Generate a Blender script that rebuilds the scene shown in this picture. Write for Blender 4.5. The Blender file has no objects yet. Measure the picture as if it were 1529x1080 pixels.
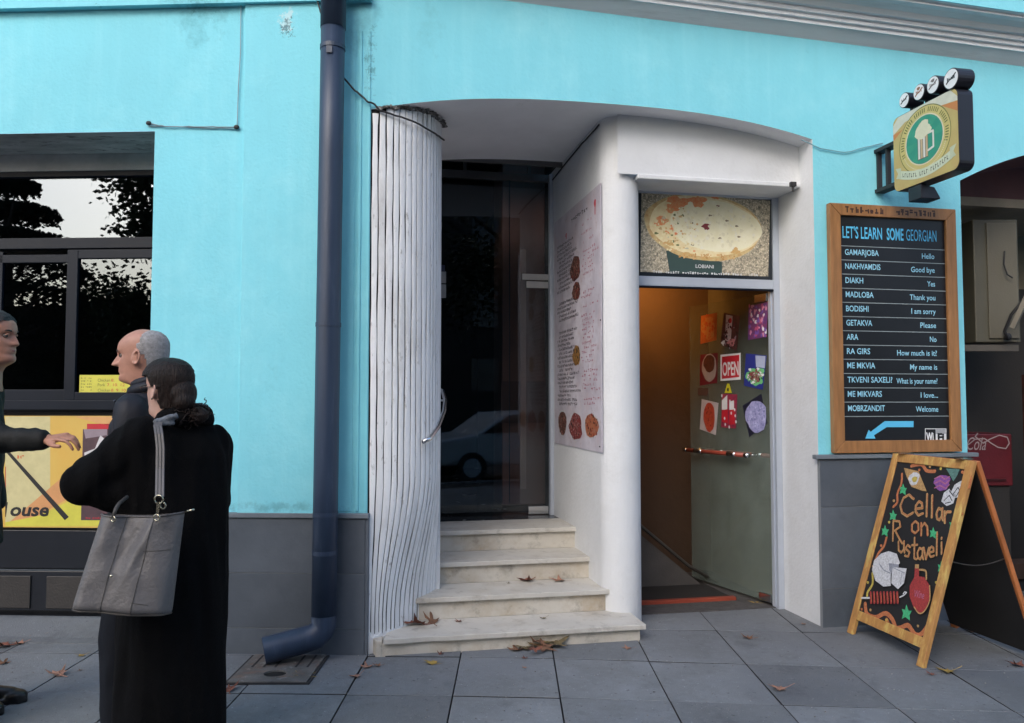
import bpy, bmesh, math, random
from mathutils import Vector, Matrix, noise
R = math.radians
random.seed(7)
C = bpy.context.scene.collection
scn = bpy.context.scene

# ------------------------------------------------------------ camera
FPX, CX, CY, PITCH = 1200.0, 764.5, 540.0, 2.815
cam_d = bpy.data.cameras.new('camera'); cam = bpy.data.objects.new('camera', cam_d); C.objects.link(cam)
cam.location = (0, 0, 1.5); cam.rotation_euler = (R(90 + PITCH), 0, 0)
cam_d.sensor_width = 36; cam_d.lens = 36 * FPX / 1529; cam_d.clip_end = 500; cam_d.clip_start = 0.05
scn.camera = cam
# ------------------------------------------------------------ sky, sun, exposure
world = bpy.data.worlds.new('World'); scn.world = world; world.use_nodes = True
wn = world.node_tree; wn.nodes.clear()
sky = wn.nodes.new('ShaderNodeTexSky'); sky.sky_type = 'NISHITA'; sky.sun_disc = False
SUN_EL, SUN_AZ = 33, 205
sky.sun_elevation = R(SUN_EL); sky.sun_rotation = R(SUN_AZ)
sky.air_density = 1.0; sky.dust_density = 2.5; sky.ozone_density = 1.0
bw = wn.nodes.new('ShaderNodeRGBToBW')
mixw = wn.nodes.new('ShaderNodeMix'); mixw.data_type = 'RGBA'; mixw.inputs[0].default_value = 0.0
wn.links.new(sky.outputs[0], bw.inputs[0]); wn.links.new(sky.outputs[0], mixw.inputs[6]); wn.links.new(bw.outputs[0], mixw.inputs[7])
bg = wn.nodes.new('ShaderNodeBackground'); bg.inputs[1].default_value = 0.135
wo = wn.nodes.new('ShaderNodeOutputWorld')
wn.links.new(mixw.outputs[2], bg.inputs[0]); wn.links.new(bg.outputs[0], wo.inputs[0])
sd = bpy.data.lights.new('sun', 'SUN'); sd.energy = 0.6; sd.angle = R(40); sd.color = (1, .98, .96)
so = bpy.data.objects.new('sun', sd); C.objects.link(so)
az = R(SUN_AZ); el = R(SUN_EL)
sdir = Vector((math.sin(az) * math.cos(el), math.cos(az) * math.cos(el), math.sin(el)))
so.rotation_euler = (-sdir).to_track_quat('-Z', 'Y').to_euler()
scn.view_settings.view_transform = 'Standard'; scn.view_settings.look = 'None'
scn.view_settings.gamma = 1; scn.view_settings.use_curve_mapping = False
scn.view_settings.exposure = 1.45

# ------------------------------------------------------------ coordinates measured off the photograph
_p = R(PITCH); FW = Vector((0, math.cos(_p), math.sin(_p))); UP = Vector((0, -math.sin(_p), math.cos(_p))); RT = Vector((1, 0, 0))
CAM = Vector((0, 0, 1.5))
def ray(px, py): return (FW + RT * ((px - CX) / FPX) + UP * ((CY - py) / FPX))
def P(px, py, Y): d = ray(px, py); return CAM + d * (Y / d.y)
def G(px, py, z=0.0): d = ray(px, py); return CAM + d * ((z - 1.5) / d.z)
def hit(px, py, o, n): d = ray(px, py); return CAM + d * ((o - CAM).dot(n) / d.dot(n))
TH = R(11.3)
OF = Vector((-.865, 4.85, 0)); UF = Vector((math.cos(TH), math.sin(TH), 0)); NF = Vector((-math.sin(TH), math.cos(TH), 0))
def F(u, n, z): return OF + UF * u + NF * n + Vector((0, 0, z))            # entrance front
UL = Vector((-1, .05, 0)).normalized(); NL = Vector((.05, 1, 0)).normalized()
def L(s, n, z): return OF + UL * s + NL * n + Vector((0, 0, z))            # left front
Z = Vector((0, 0, 1))

# ------------------------------------------------------------ materials
MATS = {}
def mat(name, col, rough=.7, metal=0, var=.12, scale=3, bump=.15, bscale=80, col2=None, spec=.5, detail=6, sss=0, emit=None, coord='pos', stretch=None, grime=None):
    if name in MATS: return MATS[name]
    m = bpy.data.materials.new(name); m.use_nodes = True; nt = m.node_tree; nd = nt.nodes; lk = nt.links
    b = nd['Principled BSDF']; b.inputs['Roughness'].default_value = rough; b.inputs['Metallic'].default_value = metal
    b.inputs['Specular IOR Level'].default_value = spec
    if coord == 'pos': g = nd.new('ShaderNodeNewGeometry'); co = g.outputs['Position']
    else: g = nd.new('ShaderNodeTexCoord'); co = g.outputs['Object']
    mp = nd.new('ShaderNodeMapping'); lk.new(co, mp.inputs[0]); mp.inputs['Rotation'].default_value = (.13, .21, .37) if not stretch else (0, 0, 0)
    if stretch: mp.inputs['Scale'].default_value = stretch
    co = mp.outputs[0]
    n1 = nd.new('ShaderNodeTexNoise'); n1.inputs['Scale'].default_value = scale; n1.inputs['Detail'].default_value = detail; n1.inputs['Roughness'].default_value = .62
    lk.new(co, n1.inputs[0])
    cr = nd.new('ShaderNodeMapRange'); cr.inputs[1].default_value = .3; cr.inputs[2].default_value = .7; lk.new(n1.outputs[0], cr.inputs[0])
    mx = nd.new('ShaderNodeMix'); mx.data_type = 'RGBA'
    c2 = col2 or tuple(max(0, c * (1 - 2 * var)) for c in col)
    mx.inputs[6].default_value = (*c2, 1); mx.inputs[7].default_value = (*col, 1); lk.new(cr.outputs[0], mx.inputs[0])
    out = mx.outputs[2]
    if grime:
        for (gc, gscale, lo, hi, amt) in grime:
            n3 = nd.new('ShaderNodeTexNoise'); n3.inputs['Scale'].default_value = gscale; n3.inputs['Detail'].default_value = 8; n3.inputs['Roughness'].default_value = .7
            lk.new(co, n3.inputs[0])
            r3 = nd.new('ShaderNodeMapRange'); r3.inputs[1].default_value = lo; r3.inputs[2].default_value = hi; r3.inputs[4].default_value = amt
            lk.new(n3.outputs[0], r3.inputs[0])
            m3 = nd.new('ShaderNodeMix'); m3.data_type = 'RGBA'; lk.new(r3.outputs[0], m3.inputs[0]); lk.new(out, m3.inputs[6]); m3.inputs[7].default_value = (*gc, 1)
            out = m3.outputs[2]
    lk.new(out, b.inputs['Base Color'])
    rr = nd.new('ShaderNodeMapRange'); rr.inputs[3].default_value = max(0, rough - .08); rr.inputs[4].default_value = min(1, rough + .08); lk.new(n1.outputs[0], rr.inputs[0]); lk.new(rr.outputs[0], b.inputs['Roughness'])
    if bump:
        n2 = nd.new('ShaderNodeTexNoise'); n2.inputs['Scale'].default_value = bscale; n2.inputs['Detail'].default_value = 5; lk.new(co, n2.inputs[0])
        bp = nd.new('ShaderNodeBump'); bp.inputs['Strength'].default_value = bump; bp.inputs['Distance'].default_value = .01
        lk.new(n2.outputs[0], bp.inputs['Height']); lk.new(bp.outputs[0], b.inputs['Normal'])
    if sss: b.inputs['Subsurface Weight'].default_value = sss; b.inputs['Subsurface Radius'].default_value = (.01, .004, .002); b.inputs['Subsurface Scale'].default_value = .6
    if emit: b.inputs['Emission Color'].default_value = (*emit[:3], 1); b.inputs['Emission Strength'].default_value = emit[3]
    MATS[name] = m; return m
def glass(name, fac, tint=(1, 1, 1), dirt=0.0, dcol=(.4, .45, .42)):
    m = bpy.data.materials.new(name); m.use_nodes = True; nt = m.node_tree; nd = nt.nodes; lk = nt.links; nd.clear()
    o = nd.new('ShaderNodeOutputMaterial'); t = nd.new('ShaderNodeBsdfTransparent'); t.inputs[0].default_value = (*tint, 1)
    g = nd.new('ShaderNodeBsdfGlossy'); g.inputs['Roughness'].default_value = .01
    g.inputs[0].default_value = (.80, .90, 1, 1)
    f = nd.new('ShaderNodeFresnel'); ge = nd.new('ShaderNodeNewGeometry'); ir = nd.new('ShaderNodeMapRange'); ir.inputs[3].default_value = 1.5; ir.inputs[4].default_value = 1 / 1.5; lk.new(ge.outputs['Backfacing'], ir.inputs[0]); lk.new(ir.outputs[0], f.inputs[0])
    a = nd.new('ShaderNodeMath'); a.operation = 'ADD'; a.use_clamp = True; a.inputs[1].default_value = fac; lk.new(f.outputs[0], a.inputs[0])
    tc = nd.new('ShaderNodeNewGeometry')
    n = nd.new('ShaderNodeTexNoise'); n.inputs['Scale'].default_value = 1.3; n.inputs['Detail'].default_value = 2; lk.new(tc.outputs['Position'], n.inputs[0])
    bp = nd.new('ShaderNodeBump'); bp.inputs['Strength'].default_value = .03; bp.inputs['Distance'].default_value = .02; lk.new(n.outputs[0], bp.inputs['Height']); lk.new(bp.outputs[0], g.inputs['Normal'])
    mx = nd.new('ShaderNodeMixShader'); lk.new(a.outputs[0], mx.inputs[0]); lk.new(t.outputs[0], mx.inputs[1]); lk.new(g.outputs[0], mx.inputs[2])
    out = mx.outputs[0]
    if dirt:
        d = nd.new('ShaderNodeBsdfDiffuse'); d.inputs[0].default_value = (*dcol, 1)
        n2 = nd.new('ShaderNodeTexNoise'); n2.inputs['Scale'].default_value = 6; n2.inputs['Detail'].default_value = 8; lk.new(tc.outputs['Position'], n2.inputs[0])
        rr = nd.new('ShaderNodeMapRange'); rr.inputs[1].default_value = .3; rr.inputs[2].default_value = .75; rr.inputs[3].default_value = dirt * .6; rr.inputs[4].default_value = dirt; lk.new(n2.outputs[0], rr.inputs[0])
        sx = nd.new('ShaderNodeSeparateXYZ'); lk.new(tc.outputs['Position'], sx.inputs[0]); hz = nd.new('ShaderNodeMapRange'); hz.inputs[1].default_value = 2.3; hz.inputs[2].default_value = .9; hz.inputs[3].default_value = .04; lk.new(sx.outputs[2], hz.inputs[0])
        ml = nd.new('ShaderNodeMath'); ml.operation = 'MULTIPLY'; lk.new(rr.outputs[0], ml.inputs[0]); lk.new(hz.outputs[0], ml.inputs[1]); rr = ml
        m2 = nd.new('ShaderNodeMixShader'); lk.new(rr.outputs[0], m2.inputs[0]); lk.new(out, m2.inputs[1]); lk.new(d.outputs[0], m2.inputs[2]); out = m2.outputs[0]
    lk.new(out, o.inputs[0]); MATS[name] = m; return m

# aqua wall: plaster with peeled and mildewed patches at their own places
def aqua():
    m = mat('aqua_plaster', (.22, .645, .755), .85, var=.05, scale=1.1, bump=.3, bscale=45, grime=[((.32, .72, .80), 2.5, .5, .8, .5), ((.13, .42, .48), 14, .64, .76, .3)])
    nt = m.node_tree; nd = nt.nodes; lk = nt.links; b = nd['Principled BSDF']
    src = b.inputs['Base Color'].links[0].from_socket
    g = nd.new('ShaderNodeNewGeometry')
    def patch(center, rad, col, sc, lo, hi, amt, sq=(1, 1, 1)):
        nonlocal src
        mp = nd.new('ShaderNodeVectorMath'); mp.operation = 'SUBTRACT'; lk.new(g.outputs['Position'], mp.inputs[0]); mp.inputs[1].default_value = center
        ms = nd.new('ShaderNodeVectorMath'); ms.operation = 'MULTIPLY'; lk.new(mp.outputs[0], ms.inputs[0]); ms.inputs[1].default_value = sq
        ln = nd.new('ShaderNodeVectorMath'); ln.operation = 'LENGTH'; lk.new(ms.outputs[0], ln.inputs[0])
        n = nd.new('ShaderNodeTexNoise'); n.inputs['Scale'].default_value = sc; n.inputs['Detail'].default_value = 9; n.inputs['Roughness'].default_value = .75; lk.new(g.outputs['Position'], n.inputs[0])
        fall = nd.new('ShaderNodeMapRange'); fall.inputs[1].default_value = 0; fall.inputs[2].default_value = rad; fall.inputs[3].default_value = .22; fall.inputs[4].default_value = -.3; lk.new(ln.outputs['Value'], fall.inputs[0])
        ad = nd.new('ShaderNodeMath'); ad.operation = 'ADD'; lk.new(fall.outputs[0], ad.inputs[0]); lk.new(n.outputs[0], ad.inputs[1])
        r = nd.new('ShaderNodeMapRange'); r.inputs[1].default_value = lo; r.inputs[2].default_value = hi; r.inputs[4].default_value = amt; lk.new(ad.outputs[0], r.inputs[0])
        mx = nd.new('ShaderNodeMix'); mx.data_type = 'RGBA'; lk.new(r.outputs[0], mx.inputs[0]); lk.new(src, mx.inputs[6]); mx.inputs[7].default_value = (*col, 1); src = mx.outputs[2]
    patch(tuple(P(300, -10, 4.9)), .48, (.05, .17, .2), 34, .58, .68, .6, (1, 1, 1.2))
    patch(tuple(P(300, 0, 4.9)), .55, (.11, .36, .43), 9, .46, .7, .6)
    patch(tuple(P(428, 30, 4.85)), .17, (.62, .70, .72), 26, .58, .66, .55, (1, 1, .7))
    patch(tuple(P(428, 40, 4.85)), .17, (.06, .1, .12), 50, .64, .68, .8, (1, 1, .7))
    patch(tuple(P(552, 95, 4.85)), .25, (.04, .16, .2), 30, .58, .72, .7, (2.2, 1, .35))
    patch(tuple(P(530, 20, 4.85)), .45, (.07, .24, .3), 5, .42, .8, .7, (1.6, 1, .8))
    patch(tuple(P(150, 14, 4.9)), .1, (.08, .3, .36), 30, .6, .7, .6)
    patch(tuple(P(1000, 20, 5.15)), .5, (.12, .40, .47), 6, .5, .9, .4, (.5, 1, 1.5))
    mq = nd.new('ShaderNodeMapping'); mq.inputs['Scale'].default_value = (7, 7, .45); lk.new(g.outputs['Position'], mq.inputs[0])
    nq = nd.new('ShaderNodeTexNoise'); nq.inputs['Scale'].default_value = 1.6; nq.inputs['Detail'].default_value = 7; nq.inputs['Roughness'].default_value = .65; lk.new(mq.outputs[0], nq.inputs[0])
    for lo_q, hi_q, col_q, am in ((.54, .8, (.17, .50, .58), .22), (.48, .25, (.34, .74, .82), .2)):
        rq_ = nd.new('ShaderNodeMapRange'); rq_.inputs[1].default_value = lo_q; rq_.inputs[2].default_value = hi_q; rq_.inputs[4].default_value = am; lk.new(nq.outputs[0], rq_.inputs[0])
        mx_ = nd.new('ShaderNodeMix'); mx_.data_type = 'RGBA'; lk.new(rq_.outputs[0], mx_.inputs[0]); lk.new(src, mx_.inputs[6]); mx_.inputs[7].default_value = (*col_q, 1); src = mx_.outputs[2]
    for q_ in ((215, 300), (1190, 460), (640, 40), (1300, 150), (420, 560)): patch(tuple(P(q_[0], q_[1], 4.95)), .3, (.14, .42, .48), 12, .5, .75, .35, (1.5, 1, .6))
    patch(tuple(P(420, 758, 4.85)), .5, (.10, .30, .35), 16, .52, .72, .6, (.5, 1, 6))
    lk.new(src, b.inputs['Base Color']); return m
M_AQUA = aqua()
M_WHITE = mat('white_plaster', (.66, .68, .70), .75, var=.05, scale=2.5, bump=.25, bscale=40, grime=[((.42, .42, .40), 4, .52, .8, .35), ((.25, .24, .22), 30, .68, .74, .4)])
M_FLUTE = mat('worn_white_flute', (.80, .82, .84), .8, var=.05, scale=6, bump=.35, bscale=70, stretch=(1, 1, .35), grime=[((.22, .21, .2), 30, .60, .68, .6), ((.36, .34, .31), 7, .5, .75, .5)])
M_GROOVE = mat('sooty_groove', (.012, .012, .013), .95, bump=.4)
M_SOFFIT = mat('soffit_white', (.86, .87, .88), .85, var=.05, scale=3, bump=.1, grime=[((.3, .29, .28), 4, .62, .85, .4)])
M_CONC = mat('raw_concrete', (.62, .61, .60), .95, var=.3, scale=7, bump=.6, bscale=25, stretch=(.5, 2, 3), grime=[((.04, .04, .04), 14, .55, .62, .7)])
M_SLATE = mat('slate_panel', (.092, .11, .135), .55, var=.16, scale=2.2, bump=.12, bscale=50, grime=[((.13, .15, .18), 2.4, .5, .8, .55), ((.05, .06, .08), 7, .58, .75, .4)])
M_GROUT = mat('pale_grout', (.22, .24, .26), .9)
M_LEDGE = mat('ledge_stone', (.16, .19, .22), .7, var=.2)
M_PAVE = mat('paving_stone', (.165, .178, .19), .75, var=.16, scale=1.5, bump=.35, bscale=120, grime=[((.20, .22, .245), 2.2, .46, .72, .8), ((.055, .06, .07), 4, .55, .75, .6), ((.2, .215, .235), 24, .5, .75, .5), ((.40, .42, .44), 50, .63, .68, .7), ((.04, .04, .045), 28, .62, .66, .8), ((.07, .075, .085), 1.1, .5, .68, .5)])
M_JOINT = mat('joint_dirt', (.02, .02, .022), .95)
M_ASPH = mat('asphalt', (.05, .05, .052), .9, bump=.4, bscale=150)
M_MARBLE = mat('worn_marble', (.55, .53, .485), .5, var=.08, scale=3, bump=.12, bscale=30, grime=[((.36, .31, .24), 3.2, .5, .72, .6), ((.17, .15, .13), 9, .54, .72, .65), ((.1, .09, .08), 50, .66, .74, .6)])
M_MARBLE2 = mat('stained_riser', (.56, .53, .47), .55, var=.1, scale=4, bump=.12, bscale=30, grime=[((.34, .26, .16), 2.6, .46, .68, .7), ((.13, .12, .1), 7, .53, .72, .7)])
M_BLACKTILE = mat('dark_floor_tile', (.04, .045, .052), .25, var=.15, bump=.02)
M_PIPE = mat('navy_downpipe', (.026, .046, .088), .45, var=.18, scale=3, bump=.06, bscale=30, stretch=(3, 3, .4), grime=[((.08, .10, .14), 6, .55, .75, .5)])
M_WIRE = mat('black_wire', (.02, .02, .022), .6, bump=0)
M_WIREB = mat('painted_wire', (.2, .38, .45), .6, bump=0)
M_FRAME = mat('charcoal_frame', (.003, .007, .016), .45, var=.1, bump=.02, spec=.25)
M_SILVER = mat('aluminium_frame', (.5, .55, .63), .38, .35, var=.06, bump=.02)
M_CHROME = mat('chrome', (.65, .66, .68), .18, 1, var=.05, bump=.0)
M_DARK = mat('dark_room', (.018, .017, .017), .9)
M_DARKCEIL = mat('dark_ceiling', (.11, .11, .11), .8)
M_BROWNW = mat('brown_panel', (.17, .085, .07), .5, var=.15, stretch=(3, 3, .5), bump=.04)
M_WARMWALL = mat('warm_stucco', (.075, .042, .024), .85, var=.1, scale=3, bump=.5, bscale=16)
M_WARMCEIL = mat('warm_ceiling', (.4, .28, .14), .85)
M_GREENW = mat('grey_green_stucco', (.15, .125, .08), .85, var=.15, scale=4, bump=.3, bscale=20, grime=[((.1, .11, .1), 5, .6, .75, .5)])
M_RED = mat('red_threshold', (.33, .06, .03), .5, var=.2)
M_MOSAIC = mat('dark_cobble', (.09, .085, .085), .8, var=.3, scale=20, bump=.5)
M_TWOOD = mat('light_brown_wood', (.36, .17, .06), .5, var=.2, scale=5, bump=.15, bscale=30, stretch=(6, 6, .7))
M_OWOOD = mat('orange_pine', (.50, .26, .085), .45, var=.18, scale=6, bump=.12, bscale=30, stretch=(5, 5, .8), grime=[((.55, .42, .13), 3, .5, .62, .8), ((.28, .1, .035), 5, .6, .72, .6)])
M_BOARD = mat('black_board', (.008, .009, .012), .42, var=.2, bump=.02)
M_BOARD2 = mat('chalkboard_black', (.010, .010, .012), .8, var=.25, bump=.05)
M_CYAN = mat('cyan_letter', (.10, .50, .78), .5, bump=0, var=.03)
M_CYAN2 = mat('pale_cyan_letter', (.30, .62, .78), .5, bump=0, var=.03)
M_LINE = mat('pale_rule', (.28, .33, .34), .5, bump=0)
M_COAT = mat('black_wool_coat', (.0028, .0028, .0034), .95, var=.35, scale=9, bump=.4, bscale=160, spec=.13)
M_JACK = mat('navy_jacket', (.012, .014, .022), .6, var=.2, bump=.2, bscale=60, spec=.3)
M_JACK2 = mat('dark_green_jacket', (.006, .007, .007), .7, var=.2, bump=.2, bscale=60, spec=.3)
M_TROU = mat('dark_trousers', (.007, .009, .014), .85, bump=.2, bscale=200, spec=.2)
M_SHOE = mat('black_shoe_leather', (.01, .01, .011), .35, bump=.05)
M_SKIN = mat('skin', (.45, .225, .16), .5, var=.10, scale=30, bump=.12, bscale=160, sss=.12)
M_SKINT = mat('tanned_skin', (.42, .20, .13), .5, var=.10, scale=30, bump=.15, bscale=160, sss=.12)
M_SKINP = mat('pale_skin', (.50, .31, .25), .5, var=.06, scale=30, bump=.08, bscale=160, sss=.12)
M_LIP = mat('lips', (.30, .10, .09), .45, bump=.05)
M_EYE = mat('eye_white', (.13, .10, .09), .2, bump=0, var=0)
M_IRIS = mat('iris', (.02, .012, .008), .15, bump=0)
M_HAIRB = mat('brown_hair', (.018, .010, .008), .5, var=.4, scale=45, bump=.8, bscale=110, stretch=(1.6, 1.6, .2), spec=.22)
M_HAIRG = mat('white_grey_hair', (.38, .37, .37), .8, var=.25, scale=60, bump=.6, bscale=250)
M_HAIRD = mat('dark_grey_hair', (.035, .032, .032), .7, var=.4, scale=90, bump=.6, bscale=250)
M_BAG = mat('taupe_leather', (.125, .118, .118), .5, var=.16, scale=7, bump=.3, bscale=80, spec=.45, coord='obj')
M_BAGD = mat('dark_taupe_seam', (.05, .045, .04), .6)
M_BRASS = mat('pale_brass', (.6, .55, .42), .25, 1, var=.1, bump=0)
M_SCARF = mat('grey_scarf', (.16, .18, .21), .9, var=.3, scale=40, bump=.4)
M_LEAFB = mat('dry_brown_leaf', (.23, .115, .065), .8, var=.3, scale=25, bump=.3, bscale=90)
M_LEAFY = mat('yellow_leaf', (.40, .27, .06), .7, var=.3, scale=20, bump=.3, bscale=90)
M_LEAFO = mat('olive_brown_leaf', (.20, .15, .07), .8, var=.35, scale=20, bump=.3, bscale=90)
M_LEAFR = mat('red_brown_leaf', (.20, .07, .045), .8, var=.3, scale=20, bump=.3, bscale=90)
M_LEAFP = mat('pink_tan_leaf', (.36, .19, .13), .8, var=.25, scale=20, bump=.3, bscale=90)
def flat(name, col, rough=.55): return mat('print_' + name, col, rough, var=.08, scale=14, bump=0)
def mottle(name, a, b, scale, rough=.5, grime=None): return mat('print_' + name, a, rough, col2=b, scale=scale, bump=0, grime=grime)
K = flat('black', (.01, .01, .012)); Wt = flat('white', (.72, .74, .76)); RED = flat('red', (.5, .015, .03)); YEL = flat('yellow', (.62, .5, .05))
CRM = flat('cream', (.62, .58, .42))

def vary(m, lo, hi):
    nt = m.node_tree; b = nt.nodes['Principled BSDF']; src = b.inputs['Base Color'].links[0].from_socket
    oi = nt.nodes.new('ShaderNodeObjectInfo'); mr = nt.nodes.new('ShaderNodeMapRange'); mr.inputs[3].default_value = lo; mr.inputs[4].default_value = hi; nt.links.new(oi.outputs['Random'], mr.inputs[0])
    hs = nt.nodes.new('ShaderNodeHueSaturation'); nt.links.new(mr.outputs[0], hs.inputs['Value']); nt.links.new(src, hs.inputs['Color']); nt.links.new(hs.outputs[0], b.inputs['Base Color'])
vary(M_PAVE, .82, 1.12); vary(M_FLUTE, .92, 1.04); vary(M_SLATE, .85, 1.12)
# ------------------------------------------------------------ mesh builder
class MB:
    def __init__(s): s.v = []; s.f = []; s.mi = []; s.m = []
    def idx(s, m):
        if m not in s.m: s.m.append(m)
        return s.m.index(m)
    def add(s, vs, fs, m=None):
        o = len(s.v); s.v += [Vector(v) for v in vs]; k = s.idx(m) if m else 0
        for f in fs: s.f.append(tuple(i + o for i in f)); s.mi.append(k)
    def quad(s, a, b, c, d, m=None): s.add([a, b, c, d], [(0, 1, 2, 3)], m)
    def box(s, fn, a, b, m=None):
        x0, y0, z0 = a; x1, y1, z1 = b
        vs = [fn(x, y, z) for z in (z0, z1) for y in (y0, y1) for x in (x0, x1)]
        s.add(vs, [(0, 2, 3, 1), (4, 5, 7, 6), (0, 1, 5, 4), (2, 6, 7, 3), (0, 4, 6, 2), (1, 3, 7, 5)], m)
    def beam(s, p, q, w, h, up=Z, m=None):
        p = Vector(p); q = Vector(q); d = (q - p).normalized(); a = d.cross(up).normalized(); b = a.cross(d).normalized()
        vs = [p + a * (i * w / 2) + b * (j * h / 2) + (q - p) * k for k in (0, 1) for j in (-1, 1) for i in (-1, 1)]
        s.add(vs, [(0, 2, 3, 1), (4, 5, 7, 6), (0, 1, 5, 4), (2, 6, 7, 3), (0, 4, 6, 2), (1, 3, 7, 5)], m)
    def tube(s, pts, r, n=10, m=None, cap=True):
        pts = [Vector(p) for p in pts]; rs = r if isinstance(r, (list, tuple)) else [r] * len(pts)
        vs = []; prev = None
        for i, p in enumerate(pts):
            t = (pts[min(i + 1, len(pts) - 1)] - pts[max(i - 1, 0)]).normalized()
            if prev is None: a = t.orthogonal().normalized()
            else: a = (prev - t * prev.dot(t)); a = a.normalized() if a.length > 1e-6 else t.orthogonal().normalized()
            prev = a; b = t.cross(a)
            vs += [p + (a * math.cos(2 * math.pi * k / n) + b * math.sin(2 * math.pi * k / n)) * rs[i] for k in range(n)]
        fs = [(i * n + k, i * n + (k + 1) % n, (i + 1) * n + (k + 1) % n, (i + 1) * n + k) for i in range(len(pts) - 1) for k in range(n)]
        if cap: fs += [tuple(range(n))[::-1], tuple(range((len(pts) - 1) * n, len(pts) * n))]
        s.add(vs, fs, m)
    def prism(s, pts, off, m=None):
        n = len(pts); pts = [Vector(p) for p in pts]; off = Vector(off)
        s.add(pts + [p + off for p in pts], [tuple(range(n))[::-1], tuple(range(n, 2 * n))] + [(i, (i + 1) % n, n + (i + 1) % n, n + i) for i in range(n)], m)
    def ell(s, c, rad, rot=None, nu=16, nv=10, m=None):
        c = Vector(c); rot = rot or Matrix.Identity(3); vs = [c + rot @ Vector((0, 0, -rad[2]))]
        for j in range(1, nv):
            t = -math.pi / 2 + math.pi * j / nv
            for i in range(nu):
                p = 2 * math.pi * i / nu
                vs.append(c + rot @ Vector((rad[0] * math.cos(t) * math.cos(p), rad[1] * math.cos(t) * math.sin(p), rad[2] * math.sin(t))))
        vs.append(c + rot @ Vector((0, 0, rad[2]))); fs = []
        for i in range(nu): fs.append((0, 1 + (i + 1) % nu, 1 + i))
        for j in range(nv - 2):
            for i in range(nu): a = 1 + j * nu; fs.append((a + i, a + (i + 1) % nu, a + nu + (i + 1) % nu, a + nu + i))
        a = 1 + (nv - 2) * nu
        for i in range(nu): fs.append((a + i, a + (i + 1) % nu, len(vs) - 1))
        s.add(vs, fs, m)
    def cap(s, p, r1, q, r2, n=14, m=None):
        p = Vector(p); q = Vector(q); d = (q - p).normalized(); pts = []; rs = []
        for k in range(5): t = -math.pi / 2 + math.pi / 2 * (k + .12) / 4.12; pts.append(p + d * r1 * math.sin(t)); rs.append(r1 * math.cos(t))
        for k in range(4, -1, -1): t = math.pi / 2 - math.pi / 2 * (k + .12) / 4.12; pts.append(q + d * r2 * math.sin(t)); rs.append(r2 * math.cos(t))
        s.tube(pts, rs, n, m)
    def build(s, name, m, parent=None, smooth=False, bevel=0, kind=None, label=None):
        me = bpy.data.meshes.new(name); me.from_pydata([tuple(v) for v in s.v], [], s.f)
        for mm in (s.m if s.m else [m]): me.materials.append(mm)
        if s.m: me.polygons.foreach_set('material_index', s.mi)
        if smooth: me.polygons.foreach_set('use_smooth', [True] * len(me.polygons))
        me.update(); o = bpy.data.objects.new(name, me); C.objects.link(o)
        bm = bmesh.new(); bm.from_mesh(me); bmesh.ops.recalc_face_normals(bm, faces=bm.faces) if not getattr(s, 'keep', 0) else None; bm.to_mesh(me); bm.free()
        if bevel:
            b = o.modifiers.new('bevel', 'BEVEL'); b.width = bevel; b.segments = 2; b.limit_method = 'ANGLE'; b.angle_limit = R(40); b.harden_normals = False
        if parent: setp(o, parent)
        if kind: o['kind'] = kind
        if label: o['label'] = label
        return o
def setp(o, parent):
    o.parent = parent; o.matrix_parent_inverse = wm(parent).inverted()
def wm(o):
    m = o.matrix_basis.copy()
    return (wm(o.parent) @ o.matrix_parent_inverse @ m) if o.parent else m
def thing(name, label, cat, loc=(0, 0, 0), group=None):
    o = bpy.data.objects.new(name, None); C.objects.link(o); o.location = loc; o.empty_display_size = .1
    o['label'] = label; o['category'] = cat
    if group: o['group'] = group
    return o
def tag(o, label, cat, group=None):
    o['label'] = label; o['category'] = cat
    if group: o['group'] = group
    return o
def one(mb, name, m, label, cat, **k):
    g = k.pop('group', None); return tag(mb.build(name, m, **k), label, cat, g)
def remesh(mb, name, m, voxel, sm=3, parent=None, wob=0, wsc=8, kind=None, zf=.45):
    o = mb.build('tmp', m, smooth=True)
    r = o.modifiers.new('r', 'REMESH'); r.mode = 'VOXEL'; r.voxel_size = voxel; r.use_smooth_shade = True
    if sm: s2 = o.modifiers.new('s', 'SMOOTH'); s2.factor = .5; s2.iterations = sm
    dg = bpy.context.evaluated_depsgraph_get(); dg.update()
    me = bpy.data.meshes.new_from_object(o.evaluated_get(dg)); bpy.data.objects.remove(o)
    me.name = name
    if wob:
        ns = [v.normal.copy() for v in me.vertices]
        for v, nn in zip(me.vertices, ns):
            c = v.co; q = Vector((c.x * wsc, c.y * wsc, c.z * wsc * zf))
            a = noise.noise(q) + .5 * noise.noise(q * 2.3 + Vector((5, 3, 1))) + .35 * (1 - 2 * abs(noise.noise(q * 1.6 + Vector((9, 9, 9)))))
            v.co = c + nn * (a * wob)
    me.polygons.foreach_set('use_smooth', [True] * len(me.polygons))
    me.materials.clear(); me.materials.append(m)
    o = bpy.data.objects.new(name, me); C.objects.link(o)
    if parent: setp(o, parent)
    return o

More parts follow.
